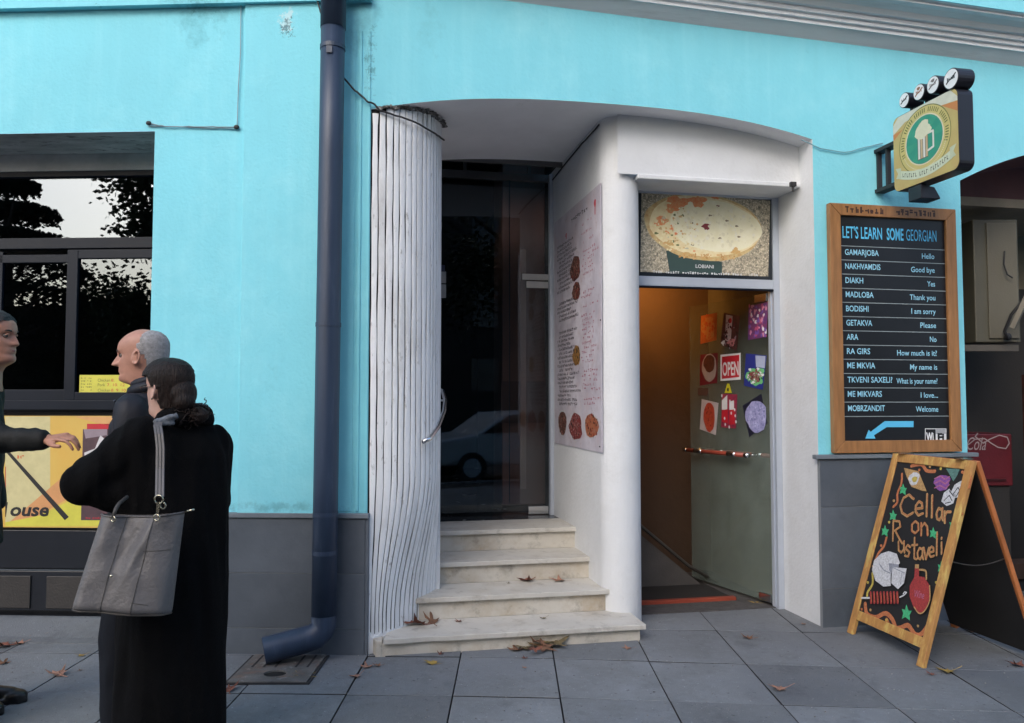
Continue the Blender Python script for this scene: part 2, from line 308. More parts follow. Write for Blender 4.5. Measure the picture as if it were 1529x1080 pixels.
# ------------------------------------------------------------ lettering and flat print
_fc = {}
def glyphs(s, shear=0, bold=0):
    k = (s, shear, bold)
    if k in _fc: return _fc[k]
    cu = bpy.data.curves.new('t', 'FONT'); cu.body = s; cu.size = 1; cu.shear = shear; cu.offset = bold; cu.resolution_u = 3
    o = bpy.data.objects.new('t', cu); C.objects.link(o); dg = bpy.context.evaluated_depsgraph_get(); dg.update()
    me = bpy.data.meshes.new_from_object(o.evaluated_get(dg))
    vs = [(v.co.x, v.co.y) for v in me.vertices]; fs = [tuple(p.vertices) for p in me.polygons]
    bpy.data.objects.remove(o); bpy.data.meshes.remove(me); _fc[k] = (vs, fs); return vs, fs
class Art:
    """flat print on a plane: origin o, axes U right, V up, normal nrm towards the viewer"""
    def __init__(s, o, U, V, nrm=None):
        s.o = Vector(o); s.U = Vector(U).normalized(); s.V = Vector(V).normalized(); s.n = (nrm or s.U.cross(s.V)).normalized(); s.mb = MB(); s.k = 0; s.mb.keep = 1
    def pt(s, x, y, k=None): return s.o + s.U * x + s.V * y + s.n * (.0006 + .00012 * (s.k if k is None else k))
    def uv(s, px, py):
        p = hit(px, py, s.o, s.n) - s.o; return p.dot(s.U), p.dot(s.V)
    def layer(s): s.k += 1
    def poly(s, pts, m): s.mb.add([s.pt(*p) for p in pts], [tuple(range(len(pts)))], m)
    def pxpoly(s, pts, m): s.poly([s.uv(*p) for p in pts], m)
    def rect(s, x0, y0, x1, y1, m): s.poly([(x0, y0), (x1, y0), (x1, y1), (x0, y1)], m)
    def blob(s, cx, cy, rx, ry, m, n=28, rough=.06, seed=0, rot=0):
        rnd = random.Random(seed); ph = [rnd.uniform(0, 6.28) for _ in range(4)]; pts = []
        for i in range(n):
            t = 2 * math.pi * i / n; r = 1 + rough * (math.sin(3 * t + ph[0]) + .7 * math.sin(5 * t + ph[1]) + .5 * math.sin(9 * t + ph[2]))
            x, y = rx * r * math.cos(t), ry * r * math.sin(t); pts.append((cx + x * math.cos(rot) - y * math.sin(rot), cy + x * math.sin(rot) + y * math.cos(rot)))
        s.poly(pts, m)
    def pxblob(s, px, py, rx, ry, m, **k):
        x, y = s.uv(px, py); x2, _ = s.uv(px + rx, py); _, y2 = s.uv(px, py - ry); s.blob(x, y, abs(x2 - x), abs(y2 - y), m, **k)
    def stroke(s, pts, w, m, taper=0):
        P2 = [Vector(p) for p in pts]; k0 = s.k
        for i in range(len(P2) - 1):
            a, b = P2[i], P2[i + 1]; d = b - a
            if d.length < 1e-6: continue
            nn = Vector((-d.y, d.x)).normalized() * w / 2; e = d.normalized() * w * .25
            s.poly([tuple(a - nn), tuple(b - nn), tuple(b + nn), tuple(a + nn)], m); s.k += .04
            for cc in (a, b): s.poly([(cc.x + w * .5 * math.cos(k_ * .785), cc.y + w * .5 * math.sin(k_ * .785)) for k_ in range(8)], m); s.k += .04
            s.k = k0 + .08 * ((i + 1) % 10)
        s.k = k0 + .85
    def pxstroke(s, pts, w, m): s.stroke([s.uv(*p) for p in pts], w, m)
    def text(s, t, x, y, w, h, m, align='l', shear=0, bold=0, ang=0):
        vs, fs = glyphs(t, shear, bold)
        if not vs: return
        x0 = min(v[0] for v in vs); x1 = max(v[0] for v in vs); y0 = min(0, min(v[1] for v in vs)); y1 = max(v[1] for v in vs)
        sy = h / .72; sx = w / (x1 - x0) if w else sy * .9
        if align == 'r': x = x - (x1 - x0) * sx
        if align == 'c': x = x - (x1 - x0) * sx / 2
        ca, sa = math.cos(ang), math.sin(ang)
        out = []
        for a, b in vs:
            q = ((a - x0) * sx, b * sy); out.append(s.pt(x + q[0] * ca - q[1] * sa, y + q[0] * sa + q[1] * ca))
        s.mb.add(out, fs, m)
    def scrib(s, x, y, w, h, m, n=None, seed=0, dens=.8):
        rnd = random.Random(seed); n = n or max(2, int(w / (h * .75))); cw = w / n; k0 = s.k; q_ = 0
        for i in range(n):
            if rnd.random() > dens and 0 < i < n - 1: continue
            a = x + i * cw; t = h * .24
            for _ in range(rnd.randint(2, 3)):
                if rnd.random() < .5: xx = a + rnd.uniform(0, cw * .55); s.rect(xx, y, xx + t, y + h * rnd.uniform(.6, 1), m)
                else: yy = y + rnd.uniform(0, h * .8); s.rect(a, yy, a + cw * .7, yy + t, m)
                q_ += 1; s.k = k0 + .1 * (q_ % 8)
        s.k = k0
    def speck(s, cx, cy, rx, ry, mats, n, size, seed=0, box=False, asp=1):
        rnd = random.Random(seed); s.k += 1; k0 = s.k
        for i in range(n):
            if box: x, y = cx + rnd.uniform(-rx, rx), cy + rnd.uniform(-ry, ry)
            else: a_, q = rnd.uniform(0, 6.283), math.sqrt(rnd.random()); x, y = cx + rx * q * math.cos(a_), cy + ry * q * math.sin(a_)
            z_ = size * rnd.uniform(.4, 1.3); s.blob(x, y, z_, z_ * asp * rnd.uniform(.5, 1.2), rnd.choice(mats), n=6, rough=.2, seed=seed * 99 + i, rot=rnd.uniform(0, 3)); s.k = k0 + .05 * ((i + 1) % 40)
        s.k = k0 + 2
    def pxspeck(s, px, py, rx, ry, mats, n, size, **k):
        x, y = s.uv(px, py); x2, _ = s.uv(px + rx, py); _, y2 = s.uv(px, py - ry); s.speck(x, y, abs(x2 - x), abs(y2 - y), mats, n, size, **k)
    def build(s, name, parent, label=None): return s.mb.build(name, None, parent, label=label)

# ============================================================ THE SETTING
def struct(o): o['kind'] = 'structure'; return o
g = MB(); g.box(lambda x, y, z: Vector((x, y, z)), (-60, -60, -.30), (60, 60, -.16)); struct(g.build('ground', M_ASPH))
g = MB(); g.box(lambda x, y, z: Vector((x, y, z)), (-30, -9, -.158), (30, -1.4, -.154)); struct(g.build('road', M_ASPH))
g = MB(); g.box(lambda x, y, z: Vector((x, y, z)), (-30, -1.28, -.155), (30, 30, -.034)); pav = struct(g.build('pavement', M_JOINT))
g = MB(); g.box(lambda x, y, z: Vector((x, y, z)), (-30, -1.398, -.15), (30, -1.282, .0)); g.build('kerb', M_PAVE, pav, bevel=.01)
def jy(row, x): return 4.165 + .62 * row - (.03 * x if x < 0 else .085 * x) * (1 if row < 2 else .6)
JX = [-.85 + .547 * k for k in range(-9, 14)]
rs = random.Random(3)
for row in range(-7, 4):
    for k in range(len(JX) - 1):
        x0, x1 = JX[k] + .0035, JX[k + 1] - .0035
        if row < -3 and (x0 < -3 or x1 > 3): continue
        dz = rs.uniform(-.0025, .0025); t1, t2 = rs.uniform(-.0015, .0015), rs.uniform(-.0015, .0015)
        c = [(x0, jy(row, x0) + .005, dz + t1), (x1, jy(row, x1) + .005, dz - t1), (x1, jy(row + 1, x1) - .0035, dz + t2), (x0, jy(row + 1, x0) - .0035, dz - t2)]
        b = MB(); lo = [(x, y, -.033) for x, y, z in c]
        ins = .0025; cx_, cy_ = (x0 + x1) / 2, sum(p[1] for p in c) / 4
        top = [(x + (ins if x < cx_ else -ins), y + (ins if y < cy_ else -ins), z) for x, y, z in c]
        mid = [(x, y, z - .002) for x, y, z in c]
        b.add(lo + mid, [(i, (i + 1) % 4, 4 + (i + 1) % 4, 4 + i) for i in range(4)], M_JOINT); b.add(mid + top, [(i, (i + 1) % 4, 4 + (i + 1) % 4, 4 + i) for i in range(4)] + [(4, 5, 6, 7)], M_PAVE)
        b.build('paving_slab', M_PAVE, pav)

# ============================================================ THE BUILDING
B = thing('building', 'aqua plastered corner building with a shallow arched entrance bay and grey stone plinth', 'building', OF)
def zarch(u): return 3.435 - .145 * abs((u - 1.5) / 1.5) ** 2.6
def zarch2(u): return 3.40 - .33 * max(0, (5.55 - u) / 1.41) ** 2.2
TOPZ = 3.985
w = MB()
us = [i * 2.985 / 40 for i in range(41)]
for a, b_ in zip(us, us[1:]):
    w.quad(F(a, 0, zarch(a)), F(b_, 0, zarch(b_)), F(b_, 0, 5.2), F(a, 0, 5.2))
w.quad(F(2.985, 0, -.02), F(4.14, 0, -.02), F(4.14, 0, 5.2), F(2.985, 0, 5.2))
us2 = [4.14 + i * 1.8 / 24 for i in range(25)]
for a, b_ in zip(us2, us2[1:]):
    w.quad(F(a, 0, zarch2(a)), F(b_, 0, zarch2(b_)), F(b_, 0, 5.2), F(a, 0, 5.2))
w.quad(F(5.94, 0, -.02), F(9, 0, -.02), F(9, 0, 5.2), F(5.94, 0, 5.2))
w.keep = 1; w.build('arched_wall', M_AQUA, B)
# left wall
w = MB(); w.keep = 1
w.quad(L(1.356, 0, -.02), L(0, 0, -.02), L(0, 0, 5.2), L(1.356, 0, 5.2))
w.quad(L(6, 0, 3.175), L(1.356, 0, 3.175), L(1.356, 0, 5.2), L(6, 0, 5.2))
w.quad(L(1.356, 0, -.02), L(1.356, .8, -.02), L(1.356, .8, 3.175), L(1.356, 0, 3.175))
w.build('side_wall', M_AQUA, B)
w = MB(); w.box(L, (.275, -.022, .0), (.79, 0.002, 5.19)); w.build('pilaster', M_AQUA, B, bevel=.006)
for s0, s1, d in ((.003, .018, .008), (.055, .075, .010), (.095, .2, .005)):
    w = MB(); w.box(L, (s0, -d, .84), (s1, .001, 3.78)); w.build('vertical_moulding', M_AQUA, B, bevel=.003)
w = MB(); w.quad(L(6, 0, 3.174), L(1.356, 0, 3.174), L(1.356, .5, 3.174), L(6, .5, 3.174)); w.build('window_lintel', M_CONC, B)
w = MB(); w.box(L, (1.358, .42, 3.06), (6, .50, 3.172)); w.build('lintel_beam', mat('grey_lintel', (.60, .60, .61), .9, var=.2), B)
# plinths
def plinth(fr, a0, a1, cuts, zs, n0, side=None):
    bk = MB(); bk.box(fr, (a0, n0 + .004, 0), (a1, .002, zs[-1] - .004)); bk.build('plinth_backing', M_GROUT, B)
    xs = [a0] + cuts + [a1]
    for i in range(len(xs) - 1):
        for j in range(len(zs) - 1):
            b = MB(); b.box(fr, (xs[i] + .0015, n0, zs[j] + .002), (xs[i + 1] - .0015, n0 + .012, zs[j + 1] - .002)); b.build('plinth_panel', M_SLATE, B, bevel=.0015)
plinth(L, .006, 1.36, [.27, .88], [-.01, .152, .475, .80], -.030)
for n_ in ():
    pass
b = MB(); b.box(L, (-.012, -.028, -.01), (.004, .1, .80)); b.build('plinth_panel', M_SLATE, B)
b = MB(); b.box(L, (-.016, -.042, .802), (1.372, .002, .83)); b.build('plinth_ledge', M_LEDGE, B, bevel=.004)
plinth(F, 2.978, 4.15, [3.60], [-.01, .25, .79, 1.11], -.030)
b = MB(); b.box(F, (2.94, -.048, 1.112), (4.19, .002, 1.14)); b.build('plinth_ledge', M_LEDGE, B, bevel=.004)
# soffit under the main arch, with the arch's curve
s_ = MB(); s_.keep = 1
for a, b_ in zip(us, us[1:]):
    d = 1.30 if b_ < 1.75 else .46
    s_.quad(F(a, 0, zarch(a)), F(a, d, zarch(a)), F(b_, d, zarch(b_)), F(b_, 0, zarch(b_)))
s_.build('arch_soffit', M_SOFFIT, B, smooth=True)
s_ = MB(); s_.keep = 1
for a, b_ in zip(us2, us2[1:]): s_.quad(F(a, 0, zarch2(a)), F(a, .55, zarch2(a)), F(b_, .55, zarch2(b_)), F(b_, 0, zarch2(b_)))
s_.build('passage_soffit', mat('maroon_soffit', (.22, .105, .11), .8, var=.15), B, smooth=True)
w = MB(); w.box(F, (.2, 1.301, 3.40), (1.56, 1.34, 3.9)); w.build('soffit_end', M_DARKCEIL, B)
# header over the cellar door and reveal
w = MB(); w.keep = 1
for a, b_ in zip(us, us[1:]):
    if a >= 1.63: w.quad(F(a, .17, 3.03), F(b_, .17, 3.03), F(b_, .17, zarch(b_) - .001), F(a, .17, zarch(a) - .001))
w.build('door_header', M_WHITE, B)
b = MB(); b.box(F, (1.78, .155, 3.00), (2.983, .46, 3.032)); b.build('header_ledge', M_WHITE, B, bevel=.006)
b = MB(); b.box(F, (2.9825, .001, -.01), (2.99, .50, 3.40)); b.build('reveal_wall', M_WHITE, B)
# cornice
CP = [(0, 3.955), (.035, 3.985), (.075, 4.02), (.085, 4.02), (.085, 4.045), (.105, 4.05), (.105, 4.075), (.125, 4.08), (.125, 4.11), (.15, 4.115), (.17, 4.145), (.21, 4.165), (.25, 4.17), (.25, 4.185), (.275, 4.19)]
w = MB(); w.keep = 1; wb = MB(); wb.keep = 1
for (n0, z0), (n1, z1) in zip(CP, CP[1:]):
    w.quad(F(-.2, -n0, z0 + .13), F(9, -n0, z0 - .13), F(9, -n1, z1 - .13), F(-.2, -n1, z1 + .13))
w.build('cornice', mat('cornice_white', (.78, .81, .84), .8, var=.06, scale=3, grime=[((.3, .3, .31), 4, .56, .75, .4)], stretch=(.3, 1, 4)), B)
w = MB(); w.box(lambda u, n, z: F(u, n, z + .1283 - .02826 * u), (-.2, -.275, 4.191), (9, -.24, 5.2)); w.build('upper_fascia', M_AQUA, B)
w = MB(); w.box(lambda u, n, z: F(u, n, z + .1283 - .02826 * u), (2.2, -.283, 4.285), (9, -.2755, 4.30)); w.build('fascia_shadow_strip', mat('fascia_shadow_line', (.03, .08, .1), .8), B)  # raised dark strip, a shadow line put into the colour
w = MB(); w.box(L, (.0, -.05, 3.955), (6, .002, 4.2)); w.build('side_cornice', M_AQUA, B)

# fluted quarter column
RC = .485
def flute_pt(t, r=RC): return F(r * math.sin(t) + (RC - r) * 0, RC - r * math.cos(t), 0)
def arcp(t, off=0):
    r = RC + off; return (0 + r * math.sin(t) , RC - r * math.cos(t))
def FZ(a, b, z):
    q = max(0, min(1, (1.05 - z) / .85)); q = q * q * (3 - 2 * q) * .9; return F(a * (1 - q * (.56 - .50 * min(1, max(0, b) / .485))), b, z)
FC = MB(); FC.keep = 1; nn = 24
for i in range(nn):
    t0, t1 = math.pi / 2 * i / nn, math.pi / 2 * (i + 1) / nn
    a = arcp(t0, -.014); b_ = arcp(t1, -.014)
    for z_a, z_b in ((-.01, .1), (.1, .2), (.2, .3), (.3, .4), (.4, .5), (.5, .6), (.6, .7), (.7, .8), (.8, .9), (.9, 1.05), (1.05, 3.42)): FC.quad(FZ(*a, z_a), FZ(*b_, z_a), FZ(*b_, z_b), FZ(*a, z_b))
fcol = FC.build('fluted_column', M_GROOVE, B, smooth=True)
rf = random.Random(11); NSL = 17; ts = [.012 + (math.pi / 2 - .012) * i / NSL + (rf.uniform(-.012, .012) if 0 < i < NSL else 0) for i in range(NSL + 1)]
zs = [0.0 + .11 * i for i in range(31)] + [3.36]
wig = [[noise.noise(Vector((i * 3.1, z * 2.2, 0))) * .007 + noise.noise(Vector((i * 5.7, z * 11, 2))) * .003 for z in zs] for i in range(NSL + 1)]
for i in range(NSL):
    b = MB(); rows = []
    gp = [max(.004, .0095 + .014 * noise.noise(Vector((i * 2.3, z * 4, 7)))) for z in zs]
    for j, z in enumerate(zs):
        l0 = ts[i] + (wig[i][j] if i else 0) + gp[j]; l1 = ts[i + 1] + (wig[i + 1][j] if i + 1 < NSL else 0) - gp[j]
        if l1 < l0 + .02: l1 = l0 + .02
        zz = min(z, zarch(.2) - .015) if z < 3.3 else zarch(RC * math.sin((l0 + l1) / 2)) - .012 - rf.uniform(0, .02)
        row = []
        for q, off in ((0, -.013), (0.0, -.0015), (.1, .0), (.5, .0008), (.9, .0), (1, -.0015), (1, -.013)):
            a = arcp(l0 + (l1 - l0) * q, off); row.append(FZ(a[0], a[1], zz))
        rows.append(row)
    vs = [p for r_ in rows for p in r_]; m_ = 7
    fs = [(j * m_ + k, j * m_ + k + 1, (j + 1) * m_ + k + 1, (j + 1) * m_ + k) for j in range(len(rows) - 1) for k in range(m_ - 1)]
    fs.append(tuple(range((len(rows) - 1) * m_, len(rows) * m_))); b.add(vs, fs); b.build('slat', M_FLUTE, fcol, smooth=False)
w = MB(); w.keep = 1
for i in range(16):   # smooth worn foot of the column, slightly proud
    t0, t1 = .03 + (math.pi / 2 * .62) * i / 16, .03 + (math.pi / 2 * .62) * (i + 1) / 16
    h0 = .10 + .05 * noise.noise(Vector((i * .7, 0, 3))); h1 = .10 + .05 * noise.noise(Vector(((i + 1) * .7, 0, 3)))
    a = arcp(t0, .007); b_ = arcp(t1, .007); w.quad(FZ(*a, -.01), FZ(*b_, -.01), FZ(*b_, h1), FZ(*a, h0))
    a2 = arcp(t0, -.01); b2 = arcp(t1, -.01); w.quad(FZ(*a, h0), FZ(*b_, h1), FZ(*b2, h1 + .012), FZ(*a2, h0 + .012))
w.build('column_foot', M_FLUTE, fcol, smooth=True)
# mouldy crust along the top edge of the column
w = MB(); rr_ = random.Random(5)
for i in range(60):
    t = .1 + 1.45 * i / 60; a = arcp(t, .006 + rr_.uniform(0, .012)); w.ell(F(a[0], a[1], zarch(a[0]) - rr_.uniform(.0, .01 + .03 * (i / 60))), (.02 * rr_.uniform(.5, 1.5), .007, .010 * rr_.uniform(.4, 1.4)), nu=7, nv=5)
w.build('peeling_crust', mat('mouldy_crust', (.16, .15, .14), .95, var=.4, scale=20, bump=.5, grime=[((.45, .45, .45), 30, .5, .6, .8)]), fcol)
# wall behind the column to the glass
w = MB(); w.box(F, (.40, .486, -.01), (.489, 1.72, 3.40)); w.build('vestibule_wall', M_WHITE, B)
# divider with a rounded nose
w = MB(); w.keep = 1
foot = [(1.56, 1.70)] + [(1.70 - .14 * math.cos(t), .34 - .14 * math.sin(t)) for t in [math.pi * i / 24 for i in range(25)]] + [(1.84, 1.70)]
for (a0, a1), (b0, b1) in zip(foot, foot[1:]):
    w.quad(F(a0, a1, -.01), F(b0, b1, -.01), F(b0, b1, 3.45), F(a0, a1, 3.45))
dv = w.build('divider_wall', M_WHITE, B, smooth=True)
em = dv.modifiers.new('e', 'EDGE_SPLIT'); em.split_angle = R(50)
# vestibule beyond soffit
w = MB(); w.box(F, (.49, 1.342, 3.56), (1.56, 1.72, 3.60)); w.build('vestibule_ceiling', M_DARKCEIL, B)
# glazed entrance
gd = MB(); gd.box(F, (.50, 1.655, .575), (1.535, 1.665, 3.36)); GDo = gd.build('entrance_glass', glass('door_glass', .0, (.8, .82, .82)), B)
w = MB(); w.box(F, (.49, 1.63, 3.36), (1.555, 1.69, 3.42)); w.build('transom_bar', mat('grey_metal_bar', (.10, .10, .105), .4, .3), GDo)
for u in (.80, 1.35):
    w = MB(); w.box(F, (u, 1.64, 3.42), (u + .025, 1.67, 3.58)); w.build('ceiling_batten', MATS['grey_metal_bar'], GDo)
w = MB(); w.box(F, (1.528, 1.60, .554), (1.558, 1.66, 3.42)); w.build('door_jamb', M_SILVER, GDo, bevel=.002)
for u0, u1 in ((.50, .56), (1.35, 1.52)):
    w = MB(); w.box(F, (u0, 1.640, .56), (u1, 1.675, .625 if u1 > 1 else .66)); w.build('floor_clamp', M_CHROME, GDo, bevel=.002)
w = MB(); w.box(F, (1.30, 1.640, 2.52), (1.525, 1.653, 2.57)); w.build('lock_plate', mat('satin_plate', (.5, .5, .5), .35, .4), GDo, bevel=.002)
w = MB(); w.box(F, (1.335, 1.640, 2.452), (1.522, 1.653, 2.508)); w.build('lock_plate', MATS['satin_plate'], GDo, bevel=.002)
w = MB(); w.box(F, (1.19, 1.656, .66), (1.196, 1.668, 3.36)); w.build('glass_seam', M_FRAME, GDo)
# inside behind the glass
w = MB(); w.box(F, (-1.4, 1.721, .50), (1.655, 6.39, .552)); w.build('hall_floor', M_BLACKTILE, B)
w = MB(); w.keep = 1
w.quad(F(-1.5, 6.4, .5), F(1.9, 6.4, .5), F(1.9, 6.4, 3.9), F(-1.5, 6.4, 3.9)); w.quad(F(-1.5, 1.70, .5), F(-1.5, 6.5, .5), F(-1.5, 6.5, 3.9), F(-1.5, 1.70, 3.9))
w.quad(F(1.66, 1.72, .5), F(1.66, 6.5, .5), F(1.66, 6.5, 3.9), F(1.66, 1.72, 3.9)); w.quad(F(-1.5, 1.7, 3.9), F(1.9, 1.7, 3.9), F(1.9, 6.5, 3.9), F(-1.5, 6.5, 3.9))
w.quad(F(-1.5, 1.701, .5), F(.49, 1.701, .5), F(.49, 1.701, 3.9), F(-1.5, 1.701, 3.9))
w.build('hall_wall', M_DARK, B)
w = MB(); w.box(F, (1.25, 2.3, .553), (1.655, 2.75, 3.7)); hp = w.build('inner_pillar', M_BROWNW, B, bevel=.01)
w = MB(); w.box(F, (1.24, 2.29, 1.30), (1.655, 2.30, 1.68)); w.build('pillar_band', mat('brown_band', (.09, .045, .04), .5), hp)
w = MB(); w.box(F, (1.42, 2.28, .7), (1.47, 2.29, 2.9)); w.build('pillar_strip', mat('tan_strip', (.33, .2, .16), .35), hp)
# stairwell of the cellar
w = MB(); w.keep = 1
w.quad(F(1.842, .5, -2.2), F(1.842, 1.9, -2.2), F(1.842, 1.9, 2.9), F(1.842, .5, 2.9))
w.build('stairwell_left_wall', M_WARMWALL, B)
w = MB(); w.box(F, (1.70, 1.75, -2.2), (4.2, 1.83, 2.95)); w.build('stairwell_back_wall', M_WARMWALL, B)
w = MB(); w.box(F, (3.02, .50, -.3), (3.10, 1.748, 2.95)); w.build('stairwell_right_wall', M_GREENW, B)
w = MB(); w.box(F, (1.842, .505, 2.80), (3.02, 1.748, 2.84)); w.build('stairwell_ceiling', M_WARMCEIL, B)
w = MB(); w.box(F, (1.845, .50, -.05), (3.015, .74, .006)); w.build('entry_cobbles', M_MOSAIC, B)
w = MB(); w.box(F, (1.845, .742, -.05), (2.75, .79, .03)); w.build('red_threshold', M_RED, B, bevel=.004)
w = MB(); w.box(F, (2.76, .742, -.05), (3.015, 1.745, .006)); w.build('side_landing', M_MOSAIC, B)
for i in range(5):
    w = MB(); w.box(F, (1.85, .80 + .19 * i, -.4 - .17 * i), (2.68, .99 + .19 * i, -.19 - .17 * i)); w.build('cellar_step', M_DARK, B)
w = MB(); w.box(F, (1.845, .792, -.05), (2.758, 1.745, .004)); w.build('void_shade_slab', MATS['dark_room'], B)  # near-black slab at floor level paints the darkness of the stair void
# sloping parapet with rail in the stairwell
pa = [(1.98, .60), (2.72, .00), (2.72, -.5), (2.30, -.10), (1.86, .30), (1.86, .66)]
w = MB(); w.prism([F(u, 1.30, z) for u, z in pa], NF * .09); par = w.build('sloping_parapet', mat('pale_grey_plaster', (.10, .09, .085), .85, var=.15, bump=.2), B)
w = MB(); w.tube([F(1.98, 1.28, .66), F(2.15, 1.26, .53), F(2.6, 1.26, .16), F(2.85, 1.26, .02)], .014, 8); w.build('stair_rail', mat('dull_steel', (.10, .09, .08), .5, .6), par, smooth=True)
w = MB(); w.ell(F(1.98, 1.27, .72), (.03, .03, .05)); w.ell(F(2.0, 1.27, .655), (.035, .03, .03)); w.build('rail_knob', MATS['pale_grey_plaster'], par, smooth=True)
# wall niche corner
# cellar door frame
DN = .455
def dbar(u0, z0, u1, z1, name='door_frame_bar', m=M_SILVER, n0=DN, n1=.50, par_=None):
    b = MB(); b.box(F, (u0, n0, z0), (u1, n1, z1)); return b.build(name, m, par_ or DFo, bevel=.002)
bb = MB(); bb.box(F, (1.805, DN - .002, .0), (1.872, .502, 3.04)); DFo = bb.build('cellar_door_frame', M_SILVER, B, bevel=.003)
dbar(2.935, 0, 2.981, 3.04); dbar(1.873, 2.988, 2.934, 3.04); 
zb0 = F(1.9, DN, 0); zmid_t = hit(1050, 415, zb0, NF).z; zmid_b = hit(1050, 429, zb0, NF).z
dbar(1.873, zmid_b, 2.934, zmid_t)
dbar(1.873, zmid_b - .012, 2.934, zmid_b - .001, 'frame_gasket', M_FRAME)

# poster in the transom
pu0, pu1, pz0, pz1 = 1.874, 2.933, zmid_t + .001, 2.987
pp = thing('pizza_poster', 'flatbread photo poster fitted in the transom above the open cellar door', 'poster', F(pu0, .47, pz0))
b = MB(); b.box(F, (pu0, .472, pz0), (pu1, .49, pz1)); b.build('panel', flat('navy_black', (.012, .018, .025), .3), pp)
A = Art(F(pu0, .472, pz0), UF, Z, -NF)
ground_tex = mottle('stone_ground', (.56, .49, .36), (.07, .075, .06), 45, grime=[((.75, .66, .5), 80, .52, .58, .8), ((.03, .04, .035), 100, .6, .64, .8)])
A.pxpoly([(958, 286), (1150, 300), (1147, 413), (956, 406)], ground_tex); A.layer()
A.pxpoly([(994, 372), (1010, 360), (1060, 385), (1078, 392), (1078, 411), (1000, 408)], flat('teal_shadow', (.035, .07, .065))); A.layer()
crust = mottle('crust', (.68, .58, .30), (.50, .28, .10), 22)
cheese = mottle('cheese', (.86, .83, .64), (.78, .74, .5), 14)
A.pxblob(1051, 339, 86, 50, crust, n=48, rough=.012, seed=2, rot=-.06); A.layer()
A.pxblob(1053, 338, 82, 45, mottle('pale_cheese', (.84, .77, .5), (.75, .60, .32), 30), n=48, rough=.015, seed=3, rot=-.06); A.layer()
A.pxblob(1068, 338, 68, 38, cheese, n=40, rough=.02, seed=4, rot=-.08); A.layer()
tomato = mottle('tomato', (.78, .20, .07), (.75, .4, .18), 60)
for (x, y, a, b_, sd_) in ((1012, 302, 16, 9, 1), (1042, 301, 12, 8, 2), (1003, 312, 9, 6, 3), (988, 330, 8, 7, 4), (1068, 295, 5, 3, 5), (1000, 363, 7, 4, 6), (1026, 380, 9, 3, 7), (1055, 386, 9, 2.5, 8), (1098, 375, 6, 5, 9)):
    A.pxblob(x, y, a, b_, tomato if sd_ < 6 else mottle('toast', (.62, .33, .1), (.6, .45, .2), 60), rough=.22, seed=sd_, n=20)
    A.k += .2
A.layer()
rq = random.Random(9)
for i in range(46):
    x, y = rq.uniform(972, 1040), rq.uniform(318, 378)
    if ((x - 1051) / 80) ** 2 + ((y - 339) / 44) ** 2 < 1 and ((x - 1075) / 60) ** 2 + ((y - 338) / 34) ** 2 > 1:
        A.pxblob(x, y, rq.uniform(1.2, 3.4), rq.uniform(1, 2.4), rq.choice([tomato, CRM, crust, flat('herb', (.15, .18, .06))]), n=8, rough=.2, seed=i); A.k += .03
A.layer()
for i, (x, y) in enumerate(((1054, 339), (1072, 308), (1033, 333), (1085, 330), (1103, 354), (1075, 356), (1034, 366), (1100, 338), (1060, 322))):
    A.pxblob(x, y, 6 if i == 0 else 2.6, 5 if i == 0 else 1.4, flat('dark_red', (.22, .03, .04)) if i < 2 else flat('char', (.25, .2, .12)), n=10, rough=.2, seed=i)
A.layer()
A.pxspeck(1010, 343, 34, 34, [flat('pz1', (.85, .78, .5)), flat('pz2', (.7, .45, .2)), flat('pz3', (.78, .66, .36))], 120, .008, seed=3)
A.pxspeck(1070, 340, 60, 34, [flat('pz4', (.88, .85, .68)), flat('pz5', (.80, .76, .55))], 120, .012, seed=5)
A.pxspeck(1060, 384, 45, 4, [flat('pz2', (.6, .42, .2)), flat('pz6', (.55, .3, .1))], 40, .010, seed=6)
x, y = A.uv(1052, 399); A.text('LOBIANI', x, y - .008, .14, .026, Wt, 'c', bold=.01)
x, y = A.uv(975, 406); x1, _ = A.uv(1132, 408)
A.scrib(x, y - .008, x1 - x, .018, Wt, n=44, seed=5, dens=.85)
A.build('print', pp)

# open glass door swung inwards
H = F(2.930, .50, 0); ang = R(66) ; ddir = Vector((-math.cos(ang), math.sin(ang), 0)); dn = Vector((-ddir.y, ddir.x, 0)) * 1.0
if dn.y > 0: dn = -dn
dn = Vector((-math.sin(ang), -math.cos(ang), 0))    # faces the camera side (left-front)
def D(a, t, z): return H + ddir * a - dn * t + Vector((0, 0, z))
DT = zmid_b - .02
go = MB(); go.box(D, (.02, 0, .03), (.985, .010, DT)); door = go.build('glass_door', glass('cellar_glass', .0, (.90, .93, .91), .30, (.30, .36, .33)), B, label='clear glass door swung inwards')
b = MB(); b.box(D, (-.012, -.008, .01), (.018, .018, DT + .01)); b.build('door_stile', M_SILVER, door, bevel=.002)
b = MB(); b.box(D, (.03, -.012, .028), (.16, .022, .085)); b.build('corner_clamp', M_CHROME, door, bevel=.003)
b = MB(); b.box(D, (.03, -.012, DT - .06), (.16, .022, DT)); b.build('corner_clamp', M_CHROME, door, bevel=.003)
